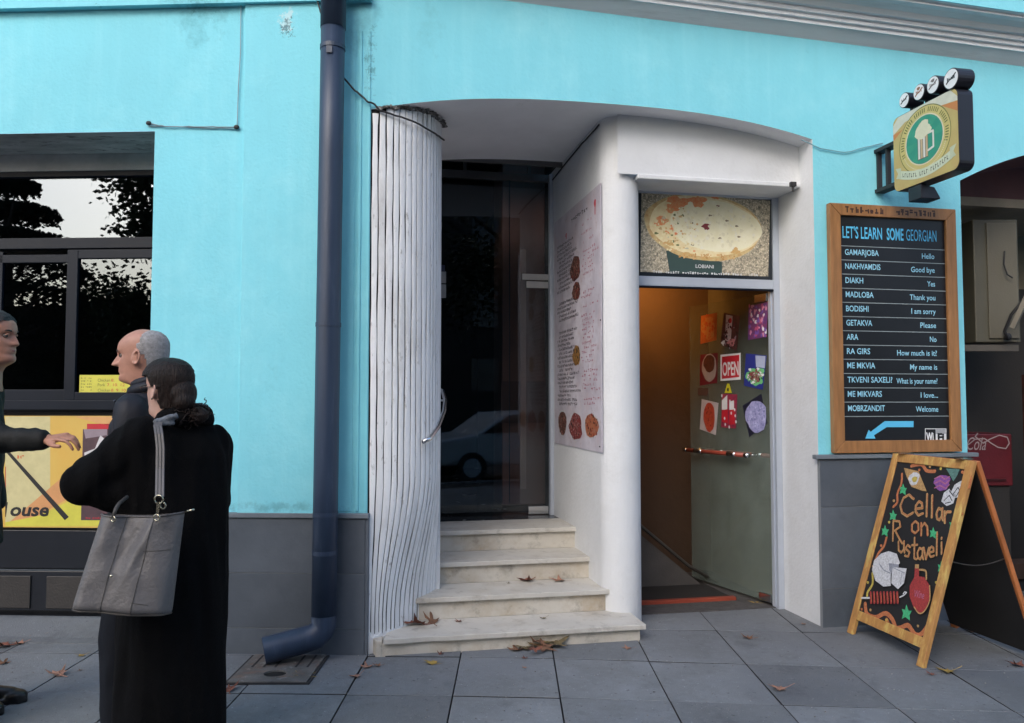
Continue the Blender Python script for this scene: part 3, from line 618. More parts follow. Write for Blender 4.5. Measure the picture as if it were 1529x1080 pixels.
# pull bars, red with chrome ends, one on each face
zh = 1.09
for side in (-.055, .06):
    hb = MB(); a0, a1 = (.06, .86) if side > 0 else (.22, .98)
    hb.tube([D(a0, side, zh), D(a1, side, zh)], .017, 12); ho = hb.build('pull_bar', mat('red_bar', (.36, .07, .045), .3), door, smooth=True)
    for q in (a0, a1):
        e = MB(); e.tube([D(q - .02, side, zh), D(q + .02, side, zh)], .0195, 12); e.build('end_cap', M_CHROME, ho, smooth=True)
    for q in (a0 + .17, a1 - .17):
        e = MB(); e.tube([D(q, side, zh), D(q, 0, zh)], .009, 8); e.tube([D(q - .05, side, zh), D(q + .05, side, zh)], .0195, 12); e.build('standoff', M_CHROME, ho, smooth=True)

# ============================================================ marble stairs
ST = thing('entrance_stairs', 'four worn cream marble steps rising to the dark glass entrance', 'stairs', F(.9, 0, 0))
def clipL(n):   # left end on the column curve
    if n < RC: return math.sqrt(max(0, RC ** 2 - (RC - n) ** 2))
    return RC
steps = [(-.06, .105, .28, .10, 1.72), (.28, .25, .62, .25, 1.665), (.62, .40, .98, .42, 1.60), (.98, .555, 1.36, .489, 1.60)]
for i, (n, z, nb, ul, ur) in enumerate(steps):
    so_ = MB(); z0 = steps[i - 1][1] if i else -.01
    so_.box(F, (ul + (.0 if i else -.02), n, z0 + (.001 if i else 0)), (ur - .03, n + .03, z - .032)); rs_ = so_.build('step_riser', M_MARBLE2, ST, bevel=.002)
    t = MB(); nbk = nb + .06
    # tread outline with slightly chipped front edge
    fr_ = []; k = 40; rc = random.Random(i + 20); lip = n - .03
    for q in range(k + 1):
        u = ul - .005 + (ur - ul + .005) * q / k
        chip = 0
        if i == 0 and (.22 < u < .42): chip = rc.uniform(0, .012)
        elif rc.random() < .12: chip = rc.uniform(0, .004)
        fr_.append((u, lip + chip))
    nr = max(nbk, .36)
    ol = fr_ + [(ur, lip + .10)] + ([(1.70, .30), (1.70, .42)] if i < 2 else [(ur, nbk)]) + [(max(ul, clipL(nbk)) - .05 if i > 1 else ul + .12, nbk)]
    if i == 0: ol = fr_ + [(ur, .16), (1.73, .25), (1.73, .32), (.26, .32), (.13, .10)]
    if i == 1: ol = fr_ + [(1.70, .33), (1.66, .42), (1.62, .66), (.40, .66), (.27, .36)]
    t.prism([F(u, v, z - .032) for u, v in ol], Z * .032); tr = t.build('step_tread', M_MARBLE, ST, bevel=.004)
b = MB(); b.prism([F(u, v, -.01) for u, v in ((.055, -.062), (.09, -.064), (.10, .03), (.05, .10), (.03, .04))], Z * .10); b.build('broken_corner', M_MARBLE2, ST, bevel=.006)
b = MB(); b.box(F, (.49, 1.425, .50), (1.559, 1.72, .553)); b.build('landing_slab', M_BLACKTILE, ST)
for i in range(3):
    b = MB(); b.box(F, ((.18, .30, .47)[i], steps[i][0] + .04, -.01), (1.58, steps[i + 1][0] + .02, steps[i][1] - .034)); b.build('stair_core', M_MARBLE2, ST)
b = MB(); b.box(F, (.5, 1.02, -.01), (1.558, 1.42, .52)); b.build('stair_core', M_MARBLE2, ST)

# handrail on column
hr = MB(); hp_ = [P(632, 660, 5.02), P(642, 655, 5.06), P(654, 638, 5.2), P(663, 615, 5.38), P(665, 598, 5.5), P(661, 584, 5.62), P(653, 580, 5.68)]
hr.tube(hp_, .014, 10)
for k in (1, 4):
    q = hp_[k]; hr.tube([q, q + Vector((-.07, .05, .0))], .008, 8)
one(hr, 'handrail', M_CHROME, 'short curved chrome handrail fixed to the fluted white column beside the steps', 'handrail', smooth=True)

# ============================================================ shop window in the niche
WN = .45
def wp(px, py): return hit(px, py, L(2, WN, 0), NL)
def ws(px, py=400): p = wp(px, py) - OF; return p.dot(UL)
def wz(py, px=110): return wp(px, py).z
SW = MB(); SW.box(L, (1.358, WN + .03, .02), (6, WN + .12, wz(616))); SWo = SW.build('shop_front_base', mat('dark_tile_base', (.012, .015, .022), .3, var=.2, bump=.02), B)
def wbar(s0, z0, s1, z1, n0=WN - .02, n1=WN + .05, nm='window_frame_bar', m=M_FRAME, par_=None, bevel=.003):
    b = MB(); b.box(L, (min(s0, s1), n0, min(z0, z1)), (max(s0, s1), n1, max(z0, z1))); return b.build(nm, m, par_ or WINo, bevel=bevel)
b = MB(); b.box(L, (1.36, WN - .02, wz(265)), (6, WN + .05, wz(249))); WINo = b.build('shop_window', M_FRAME, B, bevel=.003, label='charcoal framed window with a fixed pane over two sliding panes')
wbar(1.36, wz(372), 6, wz(356)); wbar(1.36, wz(612), 6, wz(598), WN - .06)
wbar(1.36, wz(388), ws(122), wz(375), WN - .045, WN - .0)          # right sash top
wbar(1.36, wz(598), ws(122), wz(586), WN - .045, WN - .0)
wbar(ws(122), wz(598), ws(106), wz(375), WN - .045, WN + .0)
wbar(1.36, wz(375), 1.385, wz(600), WN - .045, WN)
wbar(ws(106), wz(392), ws(-240), wz(380), WN + .0, WN + .04)
wbar(ws(106), wz(598), ws(-240), wz(582), WN + .0, WN + .04)
wbar(ws(4), wz(375), ws(-6), wz(600), WN + .0, WN + .04)
wbar(ws(-240), wz(375), ws(-255), wz(600), WN - .04, WN + .04)
gl_u = glass('reflective_pane', .09, (.25, .27, .3)); gl_l = glass('tinted_pane', .05, (.3, .31, .3))
wbar(1.36, wz(356), 6, wz(265), WN + .01, WN + .016, 'pane', gl_u, bevel=0)
wbar(1.385, wz(586), ws(122), wz(388), WN - .025, WN - .019, 'pane', gl_l, bevel=0)
wbar(ws(104), wz(582), ws(-240), wz(392), WN + .018, WN + .024, 'pane', gl_l, bevel=0)
wbar(ws(-255), wz(598), 6, wz(375), WN + .018, WN + .024, 'pane', gl_l, bevel=0)
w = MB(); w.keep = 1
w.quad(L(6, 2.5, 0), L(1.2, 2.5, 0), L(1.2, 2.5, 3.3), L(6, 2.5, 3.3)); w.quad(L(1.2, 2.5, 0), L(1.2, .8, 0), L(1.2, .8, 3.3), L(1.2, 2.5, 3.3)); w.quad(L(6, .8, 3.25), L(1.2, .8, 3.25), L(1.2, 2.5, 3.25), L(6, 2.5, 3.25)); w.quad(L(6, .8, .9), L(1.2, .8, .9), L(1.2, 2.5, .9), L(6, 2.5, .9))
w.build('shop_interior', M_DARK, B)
b = MB(); b.box(L, (ws(104, 580), WN + .10, wz(596)), (ws(76, 580), WN + .2, wz(568))); b.build('counter_box', mat('dim_box', (.05, .06, .065), .4), B)
# niche base tiles
for (x0, y0, x1, y1) in ((-60, 792, 205, 849), (-60, 853, 205, 912)):
    b = MB(); b.box(L, (1.37, WN - .012, wz(y1)), (6, WN + .03, wz(y0))); b.build('base_tile', MATS['dark_tile_base'], SWo, bevel=.003)
for (x0, x1) in ((-60, 48), (72, 132)):
    b = MB(); b.box(L, (ws(x1, 880), WN - .022, wz(908)), (ws(x0, 880), WN - .012, wz(860))); b.build('vent_panel', mat('dim_brown_panel', (.03, .027, .026), .5), SWo, bevel=.003)
b = MB(); b.box(L, (1.37, WN - .014, wz(852.2)), (6, WN - .005, wz(850.4))); b.build('metal_trim', mat('dull_trim', (.10, .12, .14), .4, .3), SWo)
b = MB(); b.prism([L(1.362, n_, z_) for n_, z_ in ((.10, -.02), (.10, .006), (.20, .012), (.40, .078), (.436, .08), (.436, -.02))], UL * 5); b.build('base_kerb', M_PAVE, SWo)

# kebab poster
pk = thing('food_poster', 'yellow and orange kebab shop poster with black lettering below the window', 'poster', wp(100, 780))
b = MB(); b.box(L, (1.372, WN - .03, wz(787)), (ws(8, 700), WN - .013, wz(621))); b.build('panel', flat('poster_back', (.5, .42, .2)), pk)
A = Art(L(ws(8, 700), WN - .03, wz(787)), -UL, Z, -NL)
PW = ws(8, 700) - 1.372; PH = wz(621) - wz(787)
A.rect(0, 0, PW, PH, mottle('poster_yellow', (.60, .42, .10), (.60, .36, .07), 2.5)); A.layer()
A.pxpoly([(8, 622), (75, 622), (75, 730), (8, 786)], flat('poster_cream', (.58, .52, .27))); A.layer()
A.pxpoly([(120, 690), (218, 640), (218, 680), (30, 785), (8, 785)], flat('poster_orange', (.62, .30, .12))); A.layer()
A.pxpoly([(8, 780), (60, 770), (218, 690), (218, 786), (8, 786)], flat('poster_lime', (.60, .56, .07))); A.layer()
A.pxpoly([(110, 622), (218, 622), (218, 634), (160, 636)], flat('poster_orange2', (.66, .36, .14)))
A.pxpoly([(130, 633), (185, 633), (185, 641), (130, 641)], RED); A.layer()
A.pxpoly([(124, 641), (217, 641), (217, 777), (121, 777)], mottle('kebab_dark', (.10, .045, .055), (.05, .03, .04), 12)); A.layer()
A.pxpoly([(125, 641), (160, 641), (160, 650), (128, 655)], flat('mauve', (.28, .22, .26)))
A.pxpoly([(150, 650), (166, 664), (166, 690), (128, 706), (126, 676), (142, 670)], flat('napkin_white', (.60, .58, .60))); A.layer()
A.pxblob(153, 672, 8, 4, mottle('meat', (.45, .13, .07), (.5, .3, .2), 90), n=12, rough=.2); A.pxblob(133, 690, 6, 12, flat('meat2', (.25, .1, .1)), n=12, rough=.2, seed=4)
x, y = A.uv(128, 775); A.scrib(x, y, .12, .012, RED, n=10, seed=2)
A.pxpoly([(-20, 690), (8, 700), (8, 745), (-20, 745)], RED) if False else None
A.layer(); x0, y0 = A.uv(9, 770); x1, _ = A.uv(73, 770)
A.text('ouse', x0 + .03, y0, x1 - x0 - .03, .085, K, shear=.18, bold=.03)
A.pxpoly([(8, 750), (12, 750), (9, 772), (8, 772)], K)
A.pxpoly([(8, 697), (9, 697), (9, 745), (8, 745)], RED); A.layer()
A.pxpoly([(8, 674), (13, 673), (103, 772), (97, 777)], K)
x, y = A.uv(26, 685); A.scrib(x, y, .05, .025, flat('orange_ink', (.6, .15, .05)), n=3, seed=3)
A.build('print', pk)
pw = MB(); pw.box(L, (ws(7.5, 700), WN - .035, wz(787)), (6, WN - .013, wz(621))); tag(pw.build('shop_sign_panel', flat('crimson_panel', (.40, .02, .05))), 'crimson shop panel at the far left beside the yellow poster', 'sign')
# price sticker
ps = thing('price_sticker', 'small yellow price sticker on the lower right window pane', 'sticker', wp(150, 590))
st_o = L(ws(118, 578), WN - .0265, wz(594, 150))
A = Art(st_o, -UL, Z, -NL); x0, y0 = A.uv(118, 595); x1, y1 = A.uv(205, 560)
b = MB(); b.box(lambda x, y, z: A.o + A.U * x + A.V * z + A.n * y, (x0, -.0003, y0), (x1, .0004, y1)); b.build('sheet', flat('sticker_yellow', (.62, .58, .08)), ps)
for i, (ty, t1, t2) in enumerate(((570, 'Chicken', '8.'), (577, 'Pork', '7. 10. 12'), (585, 'Chicken', '8. 9. 10'), (592, 'Pork', '7. 10. 12'))):
    x, y = A.uv(146, ty); A.text(t1, x, y, .085 if i % 2 == 0 else .05, .02, flat('olive_ink', (.10, .10, .02)))
    x, y = A.uv(166 if i % 2 == 0 else 160, ty); A.text(t2, x, y, (.022, .12, .10, .12)[i], .02, RED)
for i in range(7):
    x, y = A.uv(121, 566 + i * 4.4); A.scrib(x, y, .075, .010, flat('olive_ink', (.10, .10, .02)), n=7, seed=i)
A.build('print', ps)

# ============================================================ menu poster on the divider
mp_ = thing('menu_poster', 'tall grey menu poster with red prices and food photos on the white dividing wall', 'poster', F(1.56, .6, 1.0))
DW_o = F(1.56, 1, 0)
def dwp(px, py): return hit(px, py, DW_o, UF)
A = Art(F(1.56, 1.50, 0), -NF, Z, -UF)
nL = (A.uv(829, 500))[0]; nR = A.uv(899, 480)[0]; zt = (A.uv(899, 283)[1] + A.uv(829, 325)[1]) / 2; zb = (A.uv(897, 672)[1] + A.uv(829, 665)[1]) / 2
b = MB(); b.box(lambda x, y, z: A.o + A.U * x + A.V * z + A.n * y, (nL, .0, zb), (nR, .006, zt)); b.build('panel', mottle('menu_grey', (.60, .58, .64), (.40, .37, .43), 4, grime=[((.50, .42, .45), 7, .5, .65, .6), ((.2, .15, .18), 14, .58, .7, .4)]), mp_)
A.o = A.o + A.n * .006
W_, H_ = nR - nL, zt - zb
def mxy(a, b_): return nL + W_ * a, zb + H_ * b_
pink = flat('pink_ink', (.42, .17, .22)); ink = flat('grey_ink', (.035, .03, .035))
x, y = mxy(.42, .955); A.scrib(x, y - .03, W_ * .35, .03, K, n=8, seed=1, dens=1)
x, y = mxy(.90, .93); A.blob(x, y + .02, .022, .03, RED, n=12, rough=.1); A.rect(x - .008, y - .06, x + .008, y, RED)
x, y = mxy(.3, .90); A.blob(x, y, .022, .025, flat('rose', (.5, .12, .16)), n=12, rough=.2)
A.layer(); rm = random.Random(4)
for i in range(40):
    fy = .885 - i * .0183
    if .655 > fy > .625: continue
    x, y = mxy(rm.choice((.08, .12)), fy); wd = rm.uniform(.30, .50) * W_
    if .52 < fy < .87 or fy < .50: A.scrib(x, y, wd, .024, ink, seed=i, n=int(wd / .02), dens=.95)
    if rm.random() < .85: x, y = mxy(rm.uniform(.62, .68), fy + .004); A.scrib(x, y, W_ * rm.uniform(.18, .32), .022, pink, seed=i + 50, n=7, dens=.7)
A.layer()
meat = mottle('grilled_meat', (.13, .035, .02), (.03, .02, .02), 40, grime=[((.55, .33, .25), 70, .55, .62, .7)])
for (a, b_, rx, ry, mm) in ((.50, .735, .11, .052, meat), (.52, .640, .085, .038, meat), (.52, .375, .08, .042, mottle('kebab_gold', (.42, .22, .05), (.08, .03, .02), 40)),
                            (.20, .095, .10, .052, meat), (.50, .085, .14, .055, mottle('red_salad', (.25, .03, .03), (.1, .02, .02), 45, grime=[((.6, .5, .5), 60, .55, .6, .8)])), (.82, .095, .13, .045, mottle('pizza_red', (.32, .07, .03), (.35, .16, .08), 45))):
    x, y = mxy(a, b_)
    if b_ < .1: A.blob(x, y, W_ * rx * 1.15, H_ * ry * 1.1, flat('plate', (.55, .54, .57)), n=20, rough=.03, seed=3); A.k += 1
    A.blob(x, y, W_ * rx, H_ * ry, mm, n=14, rough=.07, seed=int(a * 10))
    A.speck(x, y, W_ * rx * .95, H_ * ry * .95, [flat('char_black', (.015, .008, .007)), flat('roast', (.11, .025, .015)), flat('fat_pink', (.34, .17, .13)), flat('sauce', (.22, .02, .012))] if b_ > .5 or b_ < .1 else [flat('char_black', (.02, .012, .01)), flat('gold', (.30, .16, .04))], 60, .011, seed=int(a * 100))
A.build('print', mp_)
for px_, py_ in ((897, 478), (892, 626), (896, 667)):
    x, y = A.uv(px_, py_); q = MB(); q.ell(A.pt(x, y, 2), (.006, .006, .006), nu=8, nv=6); q.build('nail', K, mp_)
# little notices stuck at the left edge of glass
A2 = Art(F(.5, 1.655, 0), UF, Z, -NF)
for nm, lab, c_, y0, y1, x1 in (('warning_sticker', 'small dark triangular sticker at the left edge of the entrance glass', flat('navy_ink', (.03, .04, .09)), 396, 405, 664),
                                ('notice_sheet', 'upper small white notice sheet at the left edge of the entrance glass', flat('sheet_grey', (.33, .36, .38)), 406, 423, 666), ('notice_sheet', 'lower small white notice sheet at the left edge of the entrance glass', flat('sheet_grey', (.33, .36, .38)), 425, 445, 666)):
    q = MB(); a = A2.uv(655, y1); c = A2.uv(x1, y0)
    q.box(lambda x, y, z: A2.o + A2.U * x + A2.V * z + A2.n * y, (a[0] - .03, .001, a[1]), (c[0], .0025, c[1]))
    tag(q.build(nm, c_), lab, 'sticker')

# ============================================================ pictures stuck on the glass door
dA = Art(D(.02, -.0, 0), -ddir, Z, dn)
def pic(corners, base, label, draw=None, name='food_photo', cat='photo'):
    pts = [dA.uv(*c) for c in corners]; a = Art(dA.o + dA.n * .001, dA.U, dA.V, dA.n)
    t = thing(name, label, cat, dA.pt(*pts[0])); q = MB(); q.prism([dA.pt(x, y, 1) for x, y in pts], dA.n * .0008); q.build('sheet', base, t)
    a.o = dA.o + dA.n * .0018
    if draw: draw(a); a.build('print', t)
pic([(1046, 514), (1047, 472), (1071, 467), (1070, 508)], mottle('orange_bread', (.42, .13, .035), (.28, .05, .015), 25), 'orange bread photo, topmost of the left column on the glass door', lambda a: (a.pxblob(1058, 490, 10, 17, mottle('bread', (.42, .12, .03), (.36, .2, .07), 30), rough=.1), a.pxspeck(1058, 488, 10, 18, [flat('amber', (.42, .19, .06)), flat('burnt_orange', (.42, .10, .02)), flat('bread_red', (.4, .06, .02))], 60, .012, seed=4)))
def d2(a):
    a.pxpoly([(1084, 470), (1094, 472), (1091, 512), (1083, 508)], flat('apron', (.45, .38, .40))); a.layer(); a.pxblob(1090, 479, 3, 4, RED, n=8); a.pxblob(1092, 512, 6, 6, flat('pinkish', (.5, .2, .22)), n=10, rough=.2); a.pxblob(1080, 512, 3, 4, Wt, n=8, rough=.2); a.pxspeck(1090, 500, 12, 22, [K, flat('maroon', (.12, .02, .03)), flat('mauve', (.28, .22, .26))], 50, .010, seed=5)
pic([(1076, 513), (1081, 467), (1105, 472), (1100, 524)], mottle('dark_food', (.04, .015, .015), (.10, .03, .03), 30), 'dark tilted photo with a pale stripe, top of the middle column on the glass door', d2)
def d3(a):
    r_ = random.Random(2)
    for i in range(60): x = r_.uniform(1119, 1145); y = r_.uniform(456, 504); a.pxblob(x, y, r_.uniform(.8, 2), r_.uniform(1.5, 4), r_.choice([flat('pink_bright', (.6, .25, .38)), flat('magenta', (.45, .08, .18)), Wt, flat('violet', (.15, .08, .35))]), n=7, rough=.2, seed=i); a.k += .02
pic([(1117, 508), (1118, 458), (1147, 451), (1145, 503)], mottle('violet_dark', (.07, .03, .16), (.2, .04, .1), 40), 'pink and violet photo, topmost of the right column on the glass door', d3)
def d4(a): a.pxblob(1059, 549, 11, 21, flat('bowl', (.34, .28, .27)), rough=.03); a.layer(); a.pxblob(1059, 543, 8.5, 13, mottle('soup_dark', (.06, .02, .015), (.12, .04, .02), 30), rough=.04)
pic([(1045, 576), (1046, 530), (1072, 527), (1071, 572)], flat('deep_red', (.14, .012, .02)), 'red photo of a dark dish in a white bowl, middle of the left column', d4)
def d5(a):
    a.pxpoly([(1078, 566), (1078, 533), (1104, 530), (1104, 563)], RED); a.layer()
    x0, y0 = a.uv(1079, 561); x1, _ = a.uv(1103, 561); xx, y1 = a.uv(1079, 539); a.text('OPEN', x0, y0, x1 - x0, (y1 - y0) * .92, Wt, bold=.02)
pic([(1076, 569), (1076, 530), (1106, 527), (1106, 567)], Wt, 'red OPEN sign in white letters at the centre of the glass door pictures', d5, 'open_sign', 'sign')
def d6(a):
    a.pxpoly([(1128, 531), (1143, 532), (1142, 550), (1129, 548)], flat('pale_blue', (.4, .45, .62))); a.layer(); a.pxblob(1128, 562, 13, 13, flat('lettuce', (.15, .5, .2)), rough=.15); a.layer(); a.pxblob(1127, 563, 9, 9, mottle('steak', (.10, .03, .03), (.3, .1, .1), 60), rough=.15); a.k += 1; a.pxspeck(1128, 562, 12, 12, [flat('lettuce', (.15, .5, .2)), K, flat('fat_pink', (.5, .3, .24)), Wt, flat('steakred', (.2, .04, .04))], 60, .009, seed=6)
    for i, q in enumerate(((1120, 552), (1132, 551), (1139, 560), (1125, 571))): a.pxblob(*q, 2.5, 2, Wt, n=7, rough=.2, seed=i)
pic([(1111, 576), (1114, 528), (1145, 531), (1139, 582)], flat('royal_blue', (.02, .03, .22)), 'blue photo of a green salad, middle of the right column on the door', d6)
def d7(a): a.pxblob(1059, 623, 8.5, 22, mottle('bowl_red', (.42, .06, .03), (.30, .04, .02), 25), rough=.03); a.pxspeck(1059, 623, 7, 19, [flat('sauce', (.4, .05, .03)), flat('sauce2', (.5, .12, .05)), flat('bread_red', (.4, .06, .02))], 50, .009, seed=7)
pic([(1045, 641), (1048, 596), (1073, 602), (1069, 650)], flat('paper_pinkish', (.46, .41, .43)), 'white sheet with a red oval dish, lowest of the left column', d7)
def d8(a):
    a.pxpoly([(1078, 598), (1086, 590), (1086, 612), (1078, 612)], Wt); a.pxpoly([(1089, 600), (1096, 598), (1096, 612), (1089, 612)], Wt); a.layer(); a.pxpoly([(1078, 613), (1087, 611), (1087, 632), (1078, 630)], RED); a.pxpoly([(1089, 613), (1098, 611), (1097, 634), (1089, 634)], RED); a.layer()
    for i in range(12): a.pxblob(1078 + (i * 7) % 22, 591 + (i * 13) % 48, 1.2, 2.5, Wt, n=6, seed=i)
pic([(1077, 638), (1078, 588), (1101, 589), (1099, 640)], mottle('red_dark', (.35, .03, .05), (.15, .02, .06), 40), 'red and white bottles photo, lowest of the middle column', d8)
def d9(a): a.pxblob(1129, 622, 16, 24, mottle('lilac_plate', (.42, .42, .68), (.18, .18, .38), 35), rough=.05, n=22); a.pxspeck(1129, 622, 14, 21, [flat('lilac1', (.5, .5, .75)), flat('lilac2', (.2, .2, .42)), flat('lilac3', (.35, .35, .6))], 70, .010, seed=8)
pic([(1109, 606), (1137, 588), (1146, 632), (1119, 653)], flat('near_black', (.012, .012, .03)), 'lilac dumpling plate photo on black, lowest of the right column', d9)
def d10(a): a.pxblob(1087, 582, 1.6, 3, K, n=8)
pic([(1082, 587), (1086, 573), (1089, 573), (1093, 587)], flat('bright_yellow', (.6, .55, .02)), 'tiny yellow warning triangle under the OPEN sign', d10, 'warning_sticker', 'sticker')
pic([(1042, 590), (1043, 579), (1058, 580), (1057, 591)], flat('dim_brown_print', (.09, .05, .04)), 'small dim brown card between the red pictures at the door edge', None, 'small_card', 'card')

# ceiling lamp, lit, in the stairwell
lm = thing('ceiling_lamp', 'dark round iron lamp glowing warm at the top of the cellar stairwell', 'lamp', F(2.15, 1.2, 2.78))
b = MB(); c0 = F(2.12, 1.15, 2.47)
b.tube([c0 + Vector((.15 * math.cos(t), .15 * math.sin(t), 0)) for t in [2 * math.pi * i / 24 for i in range(25)]], .009, 6, cap=False)
b.tube([c0 + Z * .33, c0 + Z * .05], .008, 6); b.ell(c0 + Z * .02, (.07, .07, .05)); b.build('lamp_body', mat('black_iron', (.01, .01, .01), .5), lm, smooth=True)
b = MB(); b.ell(c0 + Z * .12, (.03, .03, .04)); b.build('bulb', mat('warm_bulb', (.9, .6, .3), emit=(1, .55, .2, 12)), lm, smooth=True)
ld = bpy.data.lights.new('stairwell_light', 'SPOT'); ld.spot_size = R(160); ld.spot_blend = 1; ld.energy = 26; ld.color = (1, .45, .10); ld.shadow_soft_size = .05
lo_ = bpy.data.objects.new('stairwell_light', ld); C.objects.link(lo_); lo_.location = F(2.25, 1.05, 2.62); lo_.rotation_euler = (NF * .9 - Z * .35 - UF * .1).to_track_quat('-Z', 'Y').to_euler(); 

# ============================================================ downpipe, drain, wires
dp = thing('downpipe', 'thick navy rain downpipe running down the aqua corner to a bent outlet', 'downpipe', (-1.06, 4.74, 0))
xt = P(498, 10, 4.74).x; xb = P(484, 900, 4.74).x
def pxz(z): return xb + (xt - xb) * max(0, min(1.1, (z - .25) / 3.6))
r0 = .072
b = MB(); b.tube([(pxz(z), 4.735, z) for z in (.20, 1, 2, 3, 3.79)], [r0, r0, r0, r0 * 1.0, r0], 28); b.build('lower_pipe', M_PIPE, dp, smooth=True)
b = MB(); b.tube([(pxz(4), 4.735, 3.74), (pxz(4), 4.735, 5)], r0 + .004, 28); b.build('upper_pipe', M_PIPE, dp, smooth=True)
for z in (3.62, 1.95, .84, .62):
    b = MB(); b.tube([(pxz(z), 4.735, z - .012), (pxz(z), 4.735, z + .012)], r0 + (.0035 if z > 1 else .0015), 28); b.build('pipe_collar', M_PIPE, dp, smooth=False)
b = MB(); b.box(lambda x, y, z: Vector((x, y, z)), (pxz(3.6) - .02, 4.655, 3.56), (pxz(3.6) + .015, 4.664, 3.60)); b.build('pipe_clip', M_PIPE, dp)
pe = P(394, 966, 4.62); pe.z = .088
pm = Vector((xb, 4.735, .145))
b = MB(); pth = [Vector((xb, 4.735, .26)), Vector((xb, 4.735, .205)), pm + Vector((-.012, -.004, .030)), pm + Vector((-.045, -.015, -.004)), pm + Vector((-.10, -.03, -.018)), pe + (pm - pe) * .5, pe]
b.tube(pth, [r0 + .001, r0 + .001, r0 + .002, r0 + .002, r0 + .003, r0 + .003, r0 + .004], 28, cap=False)
b.tube([p_ for p_ in pth[::-1]], [r0 - .002] * 7, 28, cap=False); b.keep = 1; b.build('outlet_bend', M_PIPE, dp, smooth=True)
b = MB(); dd = (pe - pm).normalized(); b.tube([pm + (pe - pm) * .3, pm + (pe - pm) * .31], r0 - .006, 20); b.build('dark_bore', M_JOINT, dp)
# drain cover
dr = thing('drain_cover', 'rusty stone drain cover with a round hole under the downpipe outlet', 'drain cover', (-1.3, 4.55, 0))
M_DR = mat('stained_stone', (.13, .125, .12), .8, var=.25, scale=10, bump=.4, grime=[((.16, .08, .05), 8, .5, .66, .6), ((.32, .33, .33), 14, .56, .68, .6)])
hc = Vector((-1.295, 4.47, 0)); hr_ = .062
out = [(-1.51, 4.34), (-1.09, 4.34), (-1.09, 4.80), (-1.51, 4.80)]
b = MB(); vs = []; n = 32
for zz in (.0, .014):
    for i in range(n):
        t = 2 * math.pi * i / n + math.pi / 4 + math.pi; c_, s2 = math.cos(t), math.sin(t); k = 1 / max(abs(c_), abs(s2)); ox, oy = c_ * k, s2 * k
        x = hc.x + (ox * (.205 if ox > 0 else .215)); y = hc.y + (oy * (.33 if oy > 0 else .13)); vs.append((x, y, zz))
    for i in range(n): t = 2 * math.pi * i / n + math.pi / 4 + math.pi; vs.append((hc.x + hr_ * math.cos(t), hc.y + hr_ * .85 * math.sin(t), zz))
fs = []
for i in range(n):
    j = (i + 1) % n; fs += [(2 * n + i, 2 * n + j, 3 * n + j, 3 * n + i), (i, j, 2 * n + j, 2 * n + i), (n + i, 3 * n + i, 3 * n + j, n + j)]
b.add(vs, fs); b.build('cover_plate', M_DR, dr)
b = MB(); b.tube([hc + Z * .0035, hc + Z * .005], hr_ + .004, 24); b.build('drain_hole', mat('pit_black', (.002, .002, .002), 1), dr)
for k in range(5):
    b = MB(); xx = -1.46 + .065 * k + (.05 if k > 2 else 0); b.box(lambda x, y, z: Vector((x, y, z)), (xx, 4.57, .0145), (xx + .012, 4.78, .0155)); b.build('grate_slot', M_JOINT, dr)
for (x0, y0, x1, y1) in ((-1.525, 4.325, -1.072, 4.338), (-1.525, 4.338, -1.512, 4.80), (-1.085, 4.338, -1.072, 4.80)):
    b = MB(); b.box(lambda x, y, z: Vector((x, y, z)), (x0, y0, 0), (x1, y1, .010)); b.build('rim', M_JOINT, dr)

def wire(name, pts, r, label, m=M_WIRE, cat='wire', sag=0):
    b = MB(); P_ = [Vector(p) for p in pts]; q = []
    for i in range(len(P_) - 1):
        for k in range(6): t = k / 6; q.append(P_[i].lerp(P_[i + 1], t) + Z * (-sag * math.sin(math.pi * t)) + Vector((0, 0, noise.noise(P_[i] * 9 + Vector((k, 0, 0))) * .006)))
    q.append(P_[-1]); b.tube(q, r, 6); return one(b, name, m, label, cat, smooth=True)
def fl(px, py, off=.012): return hit(px, py, L(0, -off, 0), NL)
def ff(px, py, off=.012): return hit(px, py, F(0, -off, 0), NF)
wire('wall_wire', [fl(220, 184, .012), fl(246, 189, .012), fl(300, 190, .012), fl(354, 190, .012)], .004, 'grey wire running level above the shop window corner', mat('grey_wire', (.2, .27, .31), .6))
wire('wall_wire', [fl(222, 188, .01), fl(352, 193, .01)], .0025, 'thin lower wire running level just under the grey wire by the window', mat('grey_wire', (.2, .27, .31), .6))
wire('wall_wire', [fl(354, 190, .012), fl(356, 130, .012), fl(359, 80, .012), fl(360, -20, .012)], .003, 'thin pale wire dropping vertically down the aqua wall', mat('pale_wire', (.28, .36, .42), .6))
for q, lb in (((222, 184), 'small dark wire clip at the window corner end of the grey wire'), ((353, 190), 'small dark wire clip where the pale vertical wire meets the level one')):
    b = MB(); b.ell(fl(*q, .015), (.018, .012, .014), nu=8, nv=6); one(b, 'wire_clip', M_WIRE, lb, 'clip')
wire('black_cable', [fl(470, -10, .03), fl(480, 22, .05)], .005, 'short black cable coming in behind the top of the downpipe')
wire('black_cable', [fl(512, 115, .03), fl(530, 135, .03), fl(548, 151, .03), ff(560, 156, .02), F(.05, -.02, 3.28), F(.25, .03, 3.245), F(.40, .16, 3.225), F(.49, .35, 3.24)], .006, 'black cable sagging from the downpipe across the top of the fluted column')
wire('sign_wire', [ff(1196, 208), ff(1225, 222), ff(1262, 228), ff(1318, 214)], .0035, 'aqua painted wire sagging from the arch to the bracket of the beer sign', M_WIREB)
wire('soffit_cable', [F(1.552, .30, 3.40), F(1.552, .8, 3.40), F(1.552, 1.60, 3.37)], .006, 'black cable along the top edge of the white dividing wall')
